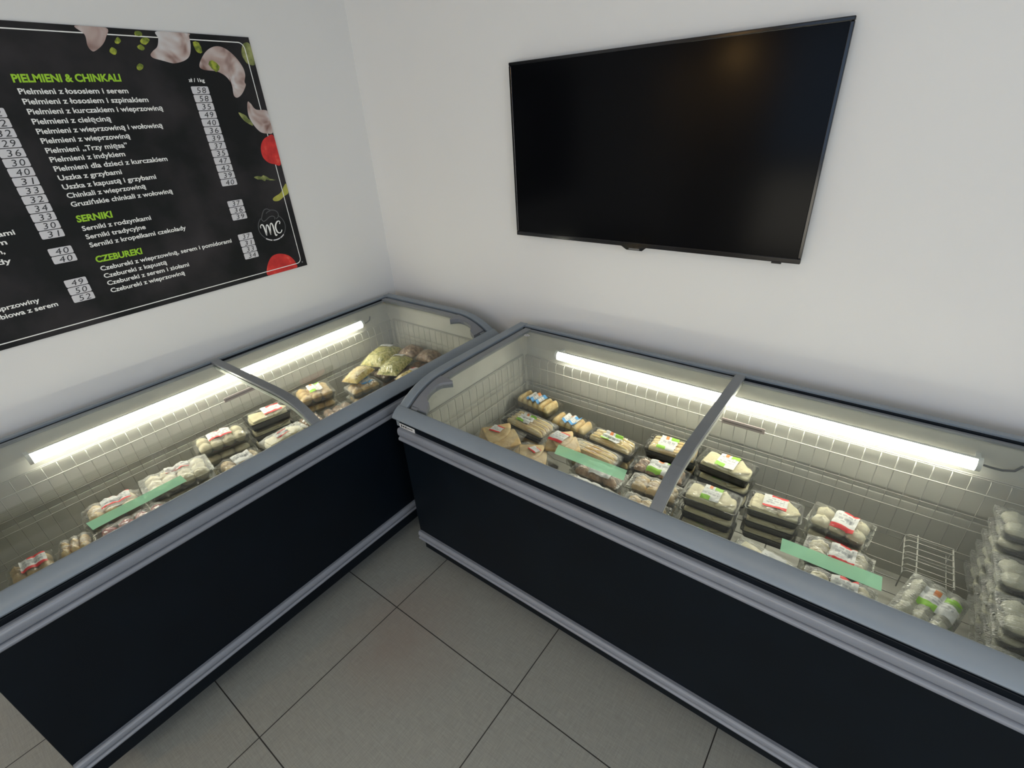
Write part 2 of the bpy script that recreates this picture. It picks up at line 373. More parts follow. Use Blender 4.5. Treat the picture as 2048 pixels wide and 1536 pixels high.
def make_freezer(loc, rz, L, tube0, tube1, tapes, strip, badge):
    root = empty('chest_freezer', loc, rz)
    U0, U1 = 0.035, L - 0.035
    # outer cabinet: hollow steel box
    b = MB()
    b.box((U0, -0.885, 0.10), (U1, -0.862, 0.775)); b.box((U0, -0.105, 0.10), (U1, -0.072, 0.865))
    pe = [(.105, .10), (.862, .10), (.862, .78), (.833, .80), (.76, .83), (.66, .845), (.105, .845)]
    b.prism_u(pe, U0, U0 + 0.012); b.prism_u(pe, U1 - 0.012, U1)
    b.box((U0 + 0.012, -0.862, 0.10), (U1 - 0.012, -0.105, 0.13))
    b.build('cabinet', M_NAVY, root)
    boxobj('front_panel', (U0 + 0.002, -0.900, 0.175), (U1 - 0.002, -0.885, 0.7685), M_NAVY, root, 0.002)
    boxobj('added_shade_plinth', (U0 + 0.05, -0.80, 0.045), (U1 - 0.05, -0.12, 0.10), M_BLACK, root)  # added black block: stops light underneath and gives the dark band of the shaded underside
    for uu in (0.13, L - 0.13):
        for dd in (0.20, 0.755):
            b = MB(); b.tube([(uu - 0.015, -dd, 0.028), (uu + 0.015, -dd, 0.028)], 0.028, 14)
            b.tube([(uu, -dd, 0.03), (uu, -dd, 0.10)], 0.012, 8)
            b.build('castor', M_BLACK, root)
    # bumpers: two rounded ribs with a groove between
    def bumper(name, zt, zb, dmax, dmin):
        h = zt - zb; pr = []
        pr.append((dmin, zt))
        for k in range(9):
            a = math.pi / 2 * (1 - k / 4)
            pr.append((dmax - 0.007 + 0.007 * math.cos(a), zt - h * 0.30 + h * 0.30 * math.sin(a)))
        pr.append((dmax - 0.014, zb + h * 0.37))
        for k in range(7):
            a = math.pi / 2 * (1 - k / 3)
            pr.append((dmax - 0.008 + 0.009 * math.cos(a), zb + h * 0.17 + h * 0.17 * math.sin(a)))
        pr.append((dmin, zb))
        b = MB(); b.prism_u(pr, U0 + 0.004, U1 - 0.004)
        b.prism_u([(dmin, zt + 0.001), (dmin, zt - 0.006), (dmin + 0.010, zt - 0.006), (dmin + 0.010, zt + 0.001)], U0 + 0.012, U1 - 0.012)
        o = b.build(name, M_BUMP, root)
        for p in o.data.polygons: p.use_smooth = len(p.vertices) == 4
        md = o.modifiers.new('split', 'EDGE_SPLIT'); md.split_angle = 0.75
        return o
    bumper('upper_bumper', 0.749, 0.693, 0.9175, 0.900)
    bumper('lower_bumper', 0.219, 0.1757, 0.9155, 0.899)
    # rims
    b = MB()
    fr = [(.852, .785), (.852, .808), (.856, .8115), (.862, .8105), (.872, .806), (.882, .800), (.890, .793), (.897, .785), (.901, .777), (.898, .771), (.888, .768), (.862, .768)]
    b.prism_u(fr, 0.0, L, smooth=True)
    o = b.build('front_rim', M_RIM, root); o.modifiers.new('split', 'EDGE_SPLIT').split_angle = 0.9
    for a0, a1, sgn in ((0.0, 0.042, 1), (L - 0.042, L, -1)):
        b = MB(); sweep(b, a0, a1, 0.07, 0.884, 0.002, -0.055); b.build('end_rim', M_RIM, root, 0.004)
        b = MB()
        g0, g1 = (0.042, 0.056) if sgn > 0 else (L - 0.056, L - 0.042)
        sweep(b, g0, g1, 0.10, 0.852, -0.012, -0.055); b.build('lid_track', M_GROOVE, root)
    b = MB(); b.prism_u([(.07, .80), (.07, .872), (.094, .873), (.094, .862), (.106, .860), (.106, .80)], 0.042, L - 0.042)
    b.build('back_rim', M_RIM, root, 0.0015)
    # liner: pale inner box with a stepped back wall
    b = MB()
    b.prism_u([(.106, .26), (.106, .575), (.1065, .575), (.1065, .597), (.119, .600), (.119, .735), (.109, .78), (.107, .855), (.1055, .855), (.1055, .26)], 0.056, L - 0.056)
    b.prism_u([(.106, .565), (.119, .568), (.119, .26), (.106, .26)], 0.056, L - 0.056)
    b.box((0.056, -0.858, 0.25), (L - 0.056, -0.106, 0.26))
    b.box((0.056, -0.858, 0.26), (L - 0.056, -0.848, 0.80))
    pl = [(.106, .26), (.848, .26), (.848, .795), (.80, .818), (.72, .843), (.66, .850), (.106, .850)]
    b.prism_u(pl, 0.056, 0.066); b.prism_u(pl, L - 0.066, L - 0.056)
    b.build('liner', M_LINER, root)
    # light tube with holders and cable
    N = 24; ring_ = [(2 * math.pi * i / N) for i in range(N)]
    b = MB()
    # LED tube: lens half lit towards the front, housing half at the back unlit
    for i in range(N):
        a0, a1 = ring_[i], 2 * math.pi * (i + 1) / N
        am = math.degrees((a0 + a1) / 2); am = am - 360 if am > 180 else am
        lit = -128 < am < 78
        q = [(u_, -.165 - .020 * math.cos(a), .801 + .020 * math.sin(a)) for u_, a in ((tube0, a0), (tube1, a0), (tube1, a1), (tube0, a1))]
        b.add(q, [(0, 1, 2, 3)], 0 if lit else 1, True)
    b.build('light_tube', [M_TUBE, M_TUBECAP], root)
    for uu in (tube0, tube1):
        s = -1 if uu == tube0 else 1
        b = MB(); b.tube([(uu, -.165, .801), (uu + s * .012, -.165, .801)], .021, 14); b.box((uu + min(0, s * .012), -.165, .792), (uu + max(0, s * .012), -.108, .808))
        b.build('tube_cap', M_TUBECAP, root)
    uu, s = (tube1, 1) if rz == 0 else (tube1, 1)
    b = MB(); b.tube([(uu + .012, -.150, .795), (uu + .04, -.135, .784), (uu + .065, -.128, .780), (uu + .09, -.124, .786), (uu + .105, -.112, .800)], .0035, 8)
    b.build('tube_cable', M_CABLE, root)
    # lids
    DIV0, DIV1 = 1.005, 1.040
    for k in range(2):
        lidroot_mb = MB()
        e0, e1 = (0.056, 0.088) if k == 0 else (L - 0.088, L - 0.056)
        sweep(lidroot_mb, e0, e1, 0.107, 0.850, -0.004, -0.018)
        if k == 0: sweep(lidroot_mb, 0.088, DIV0, 0.107, 0.118, -0.006, -0.016, 2)
        else: sweep(lidroot_mb, DIV1, L - 0.088, 0.107, 0.118, -0.012, -0.020, 2)
        lid = lidroot_mb.build('lid', M_LIDFR, root, 0.0015)
        g = MB(); top = -0.008 if k == 0 else -0.014
        sweep(g, 0.080 if k == 0 else 1.0, 1.036 if k == 0 else L - 0.080, 0.110, 0.8515, top, top - 0.004)
        for i in range(len(g.sm)): g.sm[i] = True
        go = g.build('glass', M_GLASS, lid); go.modifiers.new('split', 'EDGE_SPLIT').split_angle = 0.7
        if k == 0:
            b = MB(); sweep(b, DIV0, DIV1, 0.096, 0.856, 0.002, -0.010)
            b.build('divider_bar', M_LIDFR, lid, 0.002)
            b = MB(); sweep(b, DIV0 + .004, DIV1 - .004, 0.112, 0.848, -0.0185, -0.034); b.build('divider_flange', M_FLANGE, lid)
        # handle: C-shaped grip plate on the outer edge of the lid
        hp = [(.058, .682), (.088, .680), (.128, .686), (.132, .690), (.113, .704), (.100, .714), (.092, .726), (.087, .743), (.085, .763), (.087, .780), (.093, .796), (.106, .806), (.122, .813), (.128, .826), (.132, .843), (.058, .845)]
        if k == 1: hp = [(L - u_, d_) for u_, d_ in hp][::-1]
        n = len(hp); h = MB()
        top = [(u_, -d_, zc(d_) + .001) for u_, d_ in hp]; bot = [(u_, -d_, zc(d_) - .024) for u_, d_ in hp]
        side = [(i, n + i, n + (i + 1) % n, (i + 1) % n) for i in range(n)]
        h.add(top + bot, side)
        c = n // 2
        core = hp
        # triangulated top following the curve: strip between inner outline and the straight outer edge
        uo = .058 if k == 0 else L - .058
        seq = hp[1:-1] if k == 0 else hp[1:-1]
        tv = []; tf = []
        for u_, d_ in seq:
            tv += [(u_, -d_, zc(d_) + .001), (uo, -d_, zc(d_) + .001)]
        for i in range(len(seq) - 1): tf.append((2 * i, 2 * i + 1, 2 * i + 3, 2 * i + 2))
        h.add(tv, tf)
        h.build('handle', M_HANDLE, lid)
        # round warning sticker at the back outer corner
        su, sd = ((0.112, 0.172) if k == 0 else (L - 0.085, 0.122))
        if (k == 0 and rz == 0) or (k == 1 and rz != 0):
            b = MB(); zt = zc(sd) + (-0.0075 if k == 0 else -0.0135)
            N = 20
            b.add([(su + .014 * math.cos(2 * math.pi * i / N), -sd + .011 * math.sin(2 * math.pi * i / N), zt) for i in range(N)], [tuple(range(N))], 0)
            for q in (-.005, .004):
                b.add([(su + q - .003, -sd - .006, zt + .0003), (su + q, -sd - .006, zt + .0003), (su + q + .003, -sd + .006, zt + .0003), (su + q, -sd + .006, zt + .0003)], [(0, 1, 2, 3)], 1)
            b.build('warning_sticker', [M_WHITE, M_DARKPRINT], lid)
        for (t0, t1, ta, tb, kk) in tapes:
            if kk != k: continue
            b = MB(); off = (-0.0075 if k == 0 else -0.0135)
            def fn(x, y, t0=t0, t1=t1, ta=ta, tb=tb):
                d_ = ta + (tb - ta) * y; u_ = t0 + (t1 - t0) * x
                return (u_ + .004 * (y - .5), -d_, zc(d_) + off + .0004 * math.sin(9 * x))
            b.grid(fn, 14, 4)
            b.build('green_tape_strip', M_TAPE, lid)
    if badge:
        bd = boxobj('maker_badge', (0.039, -0.9015, 0.7495), (0.122, -0.9000, 0.7670), M_WHITE, root, 0.002)
        b = MB()
        for x0, x1, h in ((.012, .018, .011), (.022, .030, .007), (.034, .040, .008), (.043, .045, .012), (.049, .053, .006), (.056, .060, .005), (.063, .067, .005), (.070, .074, .006)):
            b.box((0.036 + x0, -0.9021, 0.7588 - h / 2), (0.036 + x1, -0.9015, 0.7588 + h / 2))
        b.build('badge_marks', M_DARKPRINT, bd)
    return root

RL, LL = 2.05, 2.047
fz_r = make_freezer((1.0, 0, 0), 0.0, RL, 0.279, 1.697, [(0.672, 0.905, 0.781, 0.812, 0), (1.317, 1.516, 0.798, 0.826, 1)], None, True)
tag(fz_r, 'navy chest freezer with grey rim and glass lids standing under the wall television', 'freezer', 'chest freezers')
fz_l = make_freezer((-0.024, -2.13, 0), math.pi / 2, LL, 0.337, 1.750, [(0.345, 0.590, 0.795, 0.821, 0)], None, False)
tag(fz_l, 'navy chest freezer with grey rim and glass lids standing under the menu board', 'freezer', 'chest freezers')

# wire baskets hanging inside the freezers
def make_basket(loc, rz, L, floor_z=0.445):
    root = empty('wire_basket', loc, rz)
    a, e = 0.080, L - 0.080; db, df = 0.158, 0.815; w = 0.0016
    pitch_ = 0.0435
    b = MB(); n = int((e - a) / pitch_)
    for i in range(n + 1):
        u_ = a + (e - a) * i / n
        b.tube([(u_, -.140, .746), (u_, -.152, .742), (u_, -.158, .728), (u_, -db, floor_z)], w, 5)
    for d_, z, r in ((.140, .748, .0024), (.147, .7465, .0018), (.1605, .702, .0022), (.1605, .617, .0014), (.1605, .566, .0022), (.1605, .470, .002)):
        b.tube([(a, -d_, z), (e, -d_, z)], r, 6)
    b.build('back_grid', M_WIRE, root)
    for uu, s in ((a, 1), (e, -1)):
        b = MB(); m = 15
        for i in range(m + 1):
            d_ = db + (df - db) * i / m
            b.tube([(uu - s * .010, -d_, .752), (uu - s * .002, -d_, .750), (uu, -d_, .740), (uu, -d_, floor_z)], w, 5)
        for dz, z, r in ((-.010, .754, .0026), (-.003, .7525, .0018), (.002, .675, .0015), (.002, .652, .0015), (.002, .600, .0026), (.002, .52, .0015)):
            b.tube([(uu + s * dz, -db, z), (uu + s * dz, -df, z)], r, 6)
        b.build('end_grid', M_WIRE, root)
    b = MB()
    for i in range(n + 1):
        u_ = a + (e - a) * i / n
        b.tube([(u_, -df, .735), (u_, -df, floor_z)], w, 5)
    for z in (.735, .60, .47): b.tube([(a, -df, z), (e, -df, z)], .002, 6)
    b.build('front_grid', M_WIRE, root)
    b = MB()
    for i in range(11):
        d_ = db + (df - db) * i / 10
        b.tube([(a, -d_, floor_z), (e, -d_, floor_z)], .0018, 5)
    for i in range(9):
        u_ = a + (e - a) * i / 8
        b.tube([(u_, -db, floor_z - .003), (u_, -df, floor_z - .003)], .002, 5)
    b.build('floor_grid', M_WIRE, root)
    return root
tag(make_basket((1.0, 0, 0), 0.0, RL), 'white wire basket lining the inside of the freezer under the television', 'basket', 'freezer baskets')
tag(make_basket((-0.024, -2.13, 0), math.pi / 2, LL), 'white wire basket lining the inside of the freezer under the menu board', 'basket', 'freezer baskets')

# strip hanging on the back rail of each basket
def strip(name, loc, rz, label):
    r = empty(name, loc, rz)
    b = MB(); b.box((-.075, -.0015, -.011), (.075, .0015, .011)); b.build('strip_body', mat('mauve_grey_strip', (0.30, 0.25, 0.25), 0.35), r, 0.001)
    b = MB(); b.box((-.070, -.0022, -.003), (.066, -.0015, .004)); b.build('dark_scale', mat('dark_strip_scale', (0.10, 0.075, 0.075), 0.4), r)
    return tag(r, label, 'strip')
strip('thermometer_strip', (2.075, -.1655, .709), 0.03 * 0, 'narrow dark strip on the basket rail right of the divider in the television side freezer')
strip('thermometer_strip', (.1415, -1.078, .709), math.pi / 2, 'narrow dark strip on the basket rail beside the divider in the menu side freezer')

# small wire riser rack in the television side freezer
r = empty('wire_rack', (2.674, -0.30, 0.4468))
b = MB()
for i in range(7):
    y = .085 - .17 * i / 6
    b.tube([(-.060, y, .055), (-.059, y, .066), (-.052, y, .072), (.058, y, .072)], .0017, 6)
b.build('rack_wires', M_WIRE, r)
b = MB(); b.tube([(-.030, .098, .0695), (-.030, -.092, .0695)], .0022, 6); b.tube([(.056, .085, .0695), (.056, -.092, .0695)], .0026, 6); b.tube([(-.060, .085, .055), (-.060, -.085, .055)], .002, 6)
b.build('rack_rails', M_WIRE, r)
for x, y in ((-.060, .085), (-.060, -.085), (.056, .085), (.056, -.09)):
    b = MB(); b.tube([(x, y, .070 if x > 0 else .056), (x, y, 0.0)], .002, 6); b.build('leg', M_WIRE, r)
tag(r, 'small raised rack of grey wires standing behind the tilted dumpling tray', 'rack')

# ------------------------------------------------------------------ packages
def nz(x, y, s, seed):
    return noise.noise(Vector((x * s + seed * 3.1, y * s - seed * 1.7, seed * 0.37)))
def piece_mesh(kind, lx, ly, lz, seed):
    """one food piece, base at z=0, about lx by ly by lz"""
    key = (kind, round(lx, 3), round(ly, 3), round(lz, 3), seed)
    if key in PIECES: return PIECES[key]
    b = MB(); N, K = 18, 9
    v = []
    def pt(th, ph):
        ct, st = math.cos(th), math.sin(th); c, s = math.cos(ph), math.sin(ph)
        def sg(a, p): return math.copysign(abs(a) ** p, a)
        if kind == 'roll':   # blunt ended pancake roll lying along y
            x, y, z = sg(c, .9) * ct, sg(st, .38), sg(s, .9) * ct
            ct2 = abs(ct) ** .35
            x, z = c * ct2, s * ct2
            return (x * lx / 2 * (1 + .04 * nz(y, x, 2, seed)), y * ly / 2, (z * .5 + .5) * lz * (1 + .05 * nz(y, z, 3, seed)))
        if kind == 'flat':   # folded half-moon pancake
            x, y, z = c * ct, s * ct, st
            if y < 0: y *= .25
            return (x * lx / 2, (y - .35) * ly / 1.25, (sg(z, .5) * .5 + .5) * lz * (1 + .25 * nz(x, y, 2.2, seed)))
        if kind == 'slab':   # long pancake parcel with soft edges
            x, y, z = sg(c, .45) * abs(ct) ** .4, sg(s, .45) * abs(ct) ** .4, st
            return (x * lx / 2 * (1 + .05 * nz(y, 0, 3, seed)), y * ly / 2 * (1 - .10 * x), (sg(z, .5) * .5 + .5) * lz * (1 + .22 * nz(x * 1.5, y, 1.4, seed)))
        if kind == 'wedge':  # pancake folded into a quarter
            x, y, z = c * ct, s * ct, st
            x = x if x > 0 else x * .08; y = y if y > 0 else y * .08
            return ((x - .45) * lx, (y - .45) * ly, (sg(z, .4) * .5 + .5) * lz * (1 + .3 * nz(x, y, 2.0, seed)))
        # dumpling / bun
        x, y, z = c * ct, s * ct, st
        k = 1 + .10 * nz(x * 1.3, y * 1.3, 2.2, seed) + .07 * nz(x * 3, y * 3 + z, 2.0, seed + 4) + .04 * math.cos(5 * ph + seed) * ct
        return (x * lx / 2 * k, y * ly / 2 * k, (z * .5 + .5) * lz * (1 + .14 * nz(x, y, 3, seed) + .06 * nz(x, y, 9, seed)))
    for j in range(K + 1):
        th = -math.pi / 2 + math.pi * j / K
        for i in range(N): v.append(pt(th, 2 * math.pi * i / N))
    f = [(j * N + i, j * N + (i + 1) % N, (j + 1) * N + (i + 1) % N, (j + 1) * N + i) for j in range(K) for i in range(N)]
    b.add(v, f, 0, True)
    me = bpy.data.meshes.new(kind); me.from_pydata(b.v, [], b.f); me.polygons.foreach_set('use_smooth', b.sm); me.update()
    PIECES[key] = me
    return me
PIECES = {}
PNAME = {'roll': 'pancake_roll', 'flat': 'folded_pancake', 'wedge': 'folded_pancake', 'bun': 'dumpling', 'baked': 'pastry', 'meat': 'filling_piece'}

def layout(kind, L, W):
    """list of (x, y, rz, lx, ly) for the pieces of one tray and their height"""
    P = []
    if kind == 'roll_across':
        n = max(4, round(L / .036)); s = L * .94 / n
        P = [((i + .5) * s - L * .47, 0, 0, s * 1.0, W * .90) for i in range(n)]
    elif kind == 'roll_along':
        n = max(3, round(W / .026)); s = W * .92 / n
        P = [(0, (i + .5) * s - W * .46, math.pi / 2, s * 1.0, L * .90) for i in range(n)]
    elif kind in ('bun', 'baked', 'meat'):
        nx = max(3, round(L / .055)); ny = max(2, round(W / .050)); sx = L * .93 / nx; sy_ = W * .92 / ny
        P = [((i + .5) * sx - L * .465, (j + .5) * sy_ - W * .46, .4 * math.sin(i * 2.1 + j), sx * 1.08, sy_ * 1.08) for j in range(ny) for i in range(nx)]
    elif kind == 'flat':
        P = [(0, 0, 0, L * .98, W * .96), (-L * .12, W * .02, .04, L * .62, W * .80), (L * .20, -W * .02, 2.2, W * .74, W * .70)]
    return P

def label_mesh(fn, lx, ly, cx, cyy, scheme, name, parent, rot=0.0):
    """paper label that follows the film height fn(x,y)"""
    cols = {'red': [M_WHITE, M_RED, M_PRINT, M_ORANGE], 'green': [M_WHITE, M_GREEN, M_PRINT, M_ORANGE], 'blue': [M_WHITE, M_BLUE, M_PRINT, M_ORANGE], 'plain': [M_WHITE, M_PRINT, M_PRINT, M_PRINT]}[scheme]
    nx, ny = 16, 12
    def mi(i, j):
        if scheme == 'red':
            if j >= 10 and i >= 5: return 1
            if j <= 1: return 1
        elif scheme in ('green', 'blue'):
            if j >= 9 and i >= 9: return 1
            if j >= 9 and 4 <= i <= 6: return 3
            if j <= 2 and (i <= 7 or scheme == 'blue'): return 1
        if j in (4, 6, 8) and 1 < i < 14 and (i * 7 + j * 5) % 4: return 2
        return 0
    c, s = math.cos(rot), math.sin(rot)
    b = MB()
    def fn2(x, y):
        px, py = (x - .5) * lx, (y - .5) * ly
        X, Y = cx + c * px - s * py, cyy + s * px + c * py
        return (X, Y, fn(X, Y) + .0012)
    b.grid(fn2, nx, ny, mi)
    return b.build(name, cols, parent)

def tray_pack(loc, rz, L, W, H, kind, foodmat, traymat, scheme, seed=1, tilt=(0, 0), film=None, lab=(.36, .62, 0, 0), pieces=True, dome=None):
    """film-wrapped food tray, origin at the middle of its base"""
    root = empty('wrapped_food_tray', loc, rz, tilt[0], tilt[1])
    hw, hl = W / 2, L / 2
    tz = H * .62                      # height of the tray rim
    # tray: tapered shell with a rolled rim
    b = MB()
    def ring(kx, z, r=.012, n=5):
        x, y = hl * kx, hw * kx; r = min(r, x * .5, y * .5); P = []
        for qx, qy, a0 in ((1, 1, 0), (-1, 1, 90), (-1, -1, 180), (1, -1, 270)):
            for k in range(n):
                a = math.radians(a0 + 90 * k / (n - 1))
                P.append((qx * (x - r) + r * math.cos(a), qy * (y - r) + r * math.sin(a), z))
        return P
    rings = [ring(.86, 0.0), ring(.90, tz * .5), ring(.955, tz * .95), ring(.995, tz), ring(.995, tz + .0015), ring(.945, tz + .0012), ring(.88, tz * .5), ring(.84, .002)]
    n = len(rings[0]); v = [p for q in rings for p in q]; f = []
    for i in range(len(rings) - 1):
        for k in range(n): f.append((i * n + k, i * n + (k + 1) % n, (i + 1) * n + (k + 1) % n, (i + 1) * n + k))
    b.add(v, f, 0, True); b.add(rings[0], [tuple(range(n))[::-1]]); b.add(rings[-1], [tuple(range(n))])
    to = b.build('tray', traymat, root); to.modifiers.new('split', 'EDGE_SPLIT').split_angle = 1.0
    # food
    ph = H * .90 - .004
    P = layout(kind, L * .90, W * .88)
    pk = 'roll' if kind.startswith('roll') else ('bun' if kind in ('bun', 'baked', 'meat') else kind)
    if pieces:
        for i, (x, y, a, lx, ly) in enumerate(P):
            flat = pk == 'flat'
            me = piece_mesh(('slab' if i == 0 else 'wedge') if flat else pk, lx, ly, ph * (.74 if i == 0 else .22) if flat else ph, (seed + i) % 3)
            o = bpy.data.objects.new(PNAME.get(kind, PNAME.get(pk)), me); COL.objects.link(o); o.parent = root
            if not me.materials: me.materials.append(None)
            o.material_slots[0].link = 'OBJECT'; o.material_slots[0].material = foodmat
            o.location = (x, y, .003 + (ph * (.66 if i == 1 else .74) if flat and i else 0)); o.rotation_euler = (0, 0, a)
    # film height field
    def fh(x, y):
        ex = max(0.0, 1 - (abs(x) / hl) ** 6); ey = max(0.0, 1 - (abs(y) / hw) ** 5)
        e = (ex * ey) ** .5
        hgt = tz + .002
        top = 0.0
        if pk == 'roll':
            w_ = P[0][3]; t = (x if kind == 'roll_across' else y) - (P[0][0] if kind == 'roll_across' else P[0][1])
            top = .87 + .08 * math.cos(2 * math.pi * t / w_)
        elif pk == 'bun':
            top = .72
            for (px, py, a, lx, ly) in P:
                q = ((x - px) / (lx * .62)) ** 2 + ((y - py) / (ly * .62)) ** 2
                if q < 1: top = max(top, .72 + .24 * math.sqrt(1 - q))
        else: top = .90 + .04 * nz(x, y, 24, seed)
        wr = (.0022 * nz(x * 1.0, y * 2.2, 60, seed) + .0012 * nz(x, y, 150, seed + 5)) * (1.5 if film is M_CRINKLE else 1.0)
        return max(hgt, hgt + (H * (top if dome is None else dome * top) - tz) * e) + .0008 + wr * (.4 + e)
    b = MB(); NX, NY = 30, 18
    def film_pt(x, y):
        # parameter runs past the edge so the film turns down the sides
        X, Y = (x - .5) * 2.12 * hl, (y - .5) * 2.16 * hw
        cx, cyy = max(-hl, min(hl, X)), max(-hw, min(hw, Y))
        over = max(abs(X) - hl, abs(Y) - hw, 0)
        z = fh(cx, cyy)
        if over > 1e-6: z = tz * .35
        k = .5 * max(0, abs(cx) / hl - .8) * nz(0, cyy, 220, seed) * .02
        return (cx * (1.004 if over <= 1e-6 else .965) + k, cyy * (1.006 if over <= 1e-6 else .96), z)
    b.grid(film_pt, NX, NY)
    b.build('film', film or M_FILM, root)
    if scheme:
        lab_l, lab_w, ox, oy = lab
        label_mesh(fh, L * lab_l, W * lab_w, L * ox, W * oy, scheme, 'label', root)
    root['H'] = H
    return root

def bag_pack(loc, rz, L, W, T, fillmat, scheme, seed=1, tilt=(0, 0), kind='loose', lab=(.3, .5, 0, 0), film=None):
    """pillow bag of clear film, origin under its middle"""
    root = empty('clear_food_bag', loc, rz, tilt[0], tilt[1])
    hl, hw = L / 2, W / 2
    def prof(x, y, k=1.0):
        ex = max(0.0, 1 - abs(x / (hl * k)) ** 3.0); ey = max(0.0, 1 - abs(y / (hw * k)) ** 2.6)
        return (ex * ey) ** .55
    def top(x, y): return T * .30 + T * .70 * prof(x, y) + .0022 * nz(x, y * 1.6, 45, seed) + .0012 * nz(x, y, 120, seed)
    def bot(x, y): return T * .30 - T * .29 * prof(x, y)
    if kind == 'loose':
        b = MB(); k = .95
        def f1(x, y):
            X, Y = (x - .5) * 2 * hl * k, (y - .5) * 2 * hw * k
            bp = .0045 * abs(nz(X, Y, 75, seed + 9)) * 2
            return (X, Y, T * .30 + T * .62 * prof(X, Y, k) * (1 + .12 * nz(X, Y, 22, seed)) + bp * prof(X, Y, k) - .002)
        b.grid(f1, 34, 22)
        def f2(x, y):
            X, Y = (.5 - x) * 2 * hl * k, (y - .5) * 2 * hw * k
            return (X, Y, T * .30 - T * .25 * prof(X, Y, k) - .002 + .002)
        b.grid(f2, 20, 12)
        b.build('frozen_filling', fillmat, root)
    else:
        for i, (x, y, a, s, z) in enumerate(((-.10, .02, .5, 1.0, .0), (.16, -.08, 2.3, .95, .30), (.02, .06, -.7, .85, .52))):
            me = piece_mesh('wedge', L * .62 * s, W * .86 * s, T * .36, i)
            o = bpy.data.objects.new('folded_pancake', me); COL.objects.link(o); o.parent = root
            if not me.materials: me.materials.append(None)
            o.material_slots[0].link = 'OBJECT'; o.material_slots[0].material = fillmat
            o.location = (x * L, y * W, T * .02 + T * z); o.rotation_euler = (0, 0, a)
    b = MB()
    def g1(x, y):
        X, Y = (x - .5) * L, (y - .5) * W
        return (X * (1 + .03 * nz(0, Y, 60, seed)), Y * (1 + .04 * nz(X, 0, 40, seed)), top(X, Y))
    def g2(x, y):
        X, Y = (.5 - x) * L, (y - .5) * W
        return (X * (1 + .03 * nz(0, Y, 60, seed)), Y * (1 + .04 * nz(X, 0, 40, seed)), bot(X, Y) if prof(X, Y) > 0 else top(X, Y) - .0004)
    b.grid(g1, 34, 22); b.grid(g2, 20, 12)
    b.build('bag_film', film or M_FILM, root)
    if scheme:
        label_mesh(top, L * lab[0], W * lab[1], L * lab[2], W * lab[3], scheme, 'label', root)
    return root

BASE = 0.4475        # top of the basket floor wires
SPECS = []
def stack(cx, cyy, yaw_deg, L, W, ztop, n, kind, food, tray, scheme, labels, group, seed=1, film=None, lab=(.36, .62, 0, 0), tilt=(0, 0), base=BASE):
    """n equal trays piled on the basket floor, listed from the top one down"""
    SPECS.append(dict(t='stack', c=[cx, cyy], a=math.radians(yaw_deg), L=L, W=W, z0=base, z1=ztop, args=(n, kind, food, tray, scheme, labels, group, seed, film, lab, tilt)))
def bag(cx, cyy, yaw_deg, L, W, T, z, mt, scheme, lab, label, group, seed, kind):
    SPECS.append(dict(t='bag', c=[cx, cyy], a=math.radians(yaw_deg), L=L, W=W, z0=z, z1=z + T, args=(mt, scheme, lab, label, group, seed, kind)))
def corners_of(s, m=.002):
    c, sn = math.cos(s['a']), math.sin(s['a']); hl, hw = s['L'] / 2 + m, s['W'] / 2 + m
    return [(s['c'][0] + c * x - sn * y, s['c'][1] + sn * x + c * y) for x, y in ((-hl, -hw), (hl, -hw), (hl, hw), (-hl, hw))]
def push(a, b_):
    """smallest move that separates two footprints, or None"""
    A, B_ = corners_of(a), corners_of(b_); best = None
    for s in (a, b_):
        for k in (0, 1):
            ax = (math.cos(s['a'] + k * math.pi / 2), math.sin(s['a'] + k * math.pi / 2))
            pa = [p[0] * ax[0] + p[1] * ax[1] for p in A]; pb = [p[0] * ax[0] + p[1] * ax[1] for p in B_]
            o1, o2 = max(pa) - min(pb), max(pb) - min(pa)
            if o1 <= 0 or o2 <= 0: return None
            o, sg = (o1, -1) if o1 < o2 else (o2, 1)
            if best is None or o < best[0]: best = (o, ax[0] * sg, ax[1] * sg)
    return best
def settle():
    """packages lie side by side inside the basket without passing through each other"""
    for it in range(200):
        moved = 0
        for i, a in enumerate(SPECS):
            for b_ in SPECS[i + 1:]:
                if min(a['z1'], b_['z1']) - max(a['z0'], b_['z0']) < .0005: continue
                p = push(a, b_)
                if p:
                    moved += 1
                    for s, k in ((a, .5), (b_, -.5)):
                        s['c'][0] += p[1] * p[0] * k; s['c'][1] += p[2] * p[0] * k
        for s in SPECS:
            left = s['c'][1] < 0 and s['c'][0] < .85
            lo, hi = ((.138, -2.045), (.788, -.168)) if left else ((1.086, -.812), (2.966, -.164))
            P = corners_of(s, .001)
            for k in (0, 1):
                mn, mx = min(p[k] for p in P), max(p[k] for p in P)
                if mn < lo[k]: s['c'][k] += lo[k] - mn
                elif mx > hi[k]: s['c'][k] += hi[k] - mx
        if it > 120 and moved:
            for s in SPECS: s['L'] *= .9985; s['W'] *= .9985
        if not moved: break
    for s in SPECS:
        if s['t'] == 'stack':
            n, kind, food, tray, scheme, labels, group, seed, film, lab, tilt = s['args']
            H = (s['z1'] - s['z0']) / n
            for k in range(n):
                t = tray_pack((s['c'][0], s['c'][1], s['z0'] + (n - 1 - k) * H), s['a'] + (.012 * math.sin(k * 4 + seed) if k else 0), s['L'] * (1 if k == 0 else .985), s['W'] * (1 if k == 0 else .985), H * (.955 if k else 1), kind, food, tray, scheme, seed + k, tilt if k == 0 else (0, 0), film, lab)
                tag(t, labels[k], 'food tray', group)
        else:
            mt, scheme, lab, label, group, seed, kind = s['args']
            tag(bag_pack((s['c'][0], s['c'][1], s['z0']), s['a'], s['L'], s['W'], s['z1'] - s['z0'], mt, scheme, seed, (0, 0), kind, lab), label, 'food bag', group)

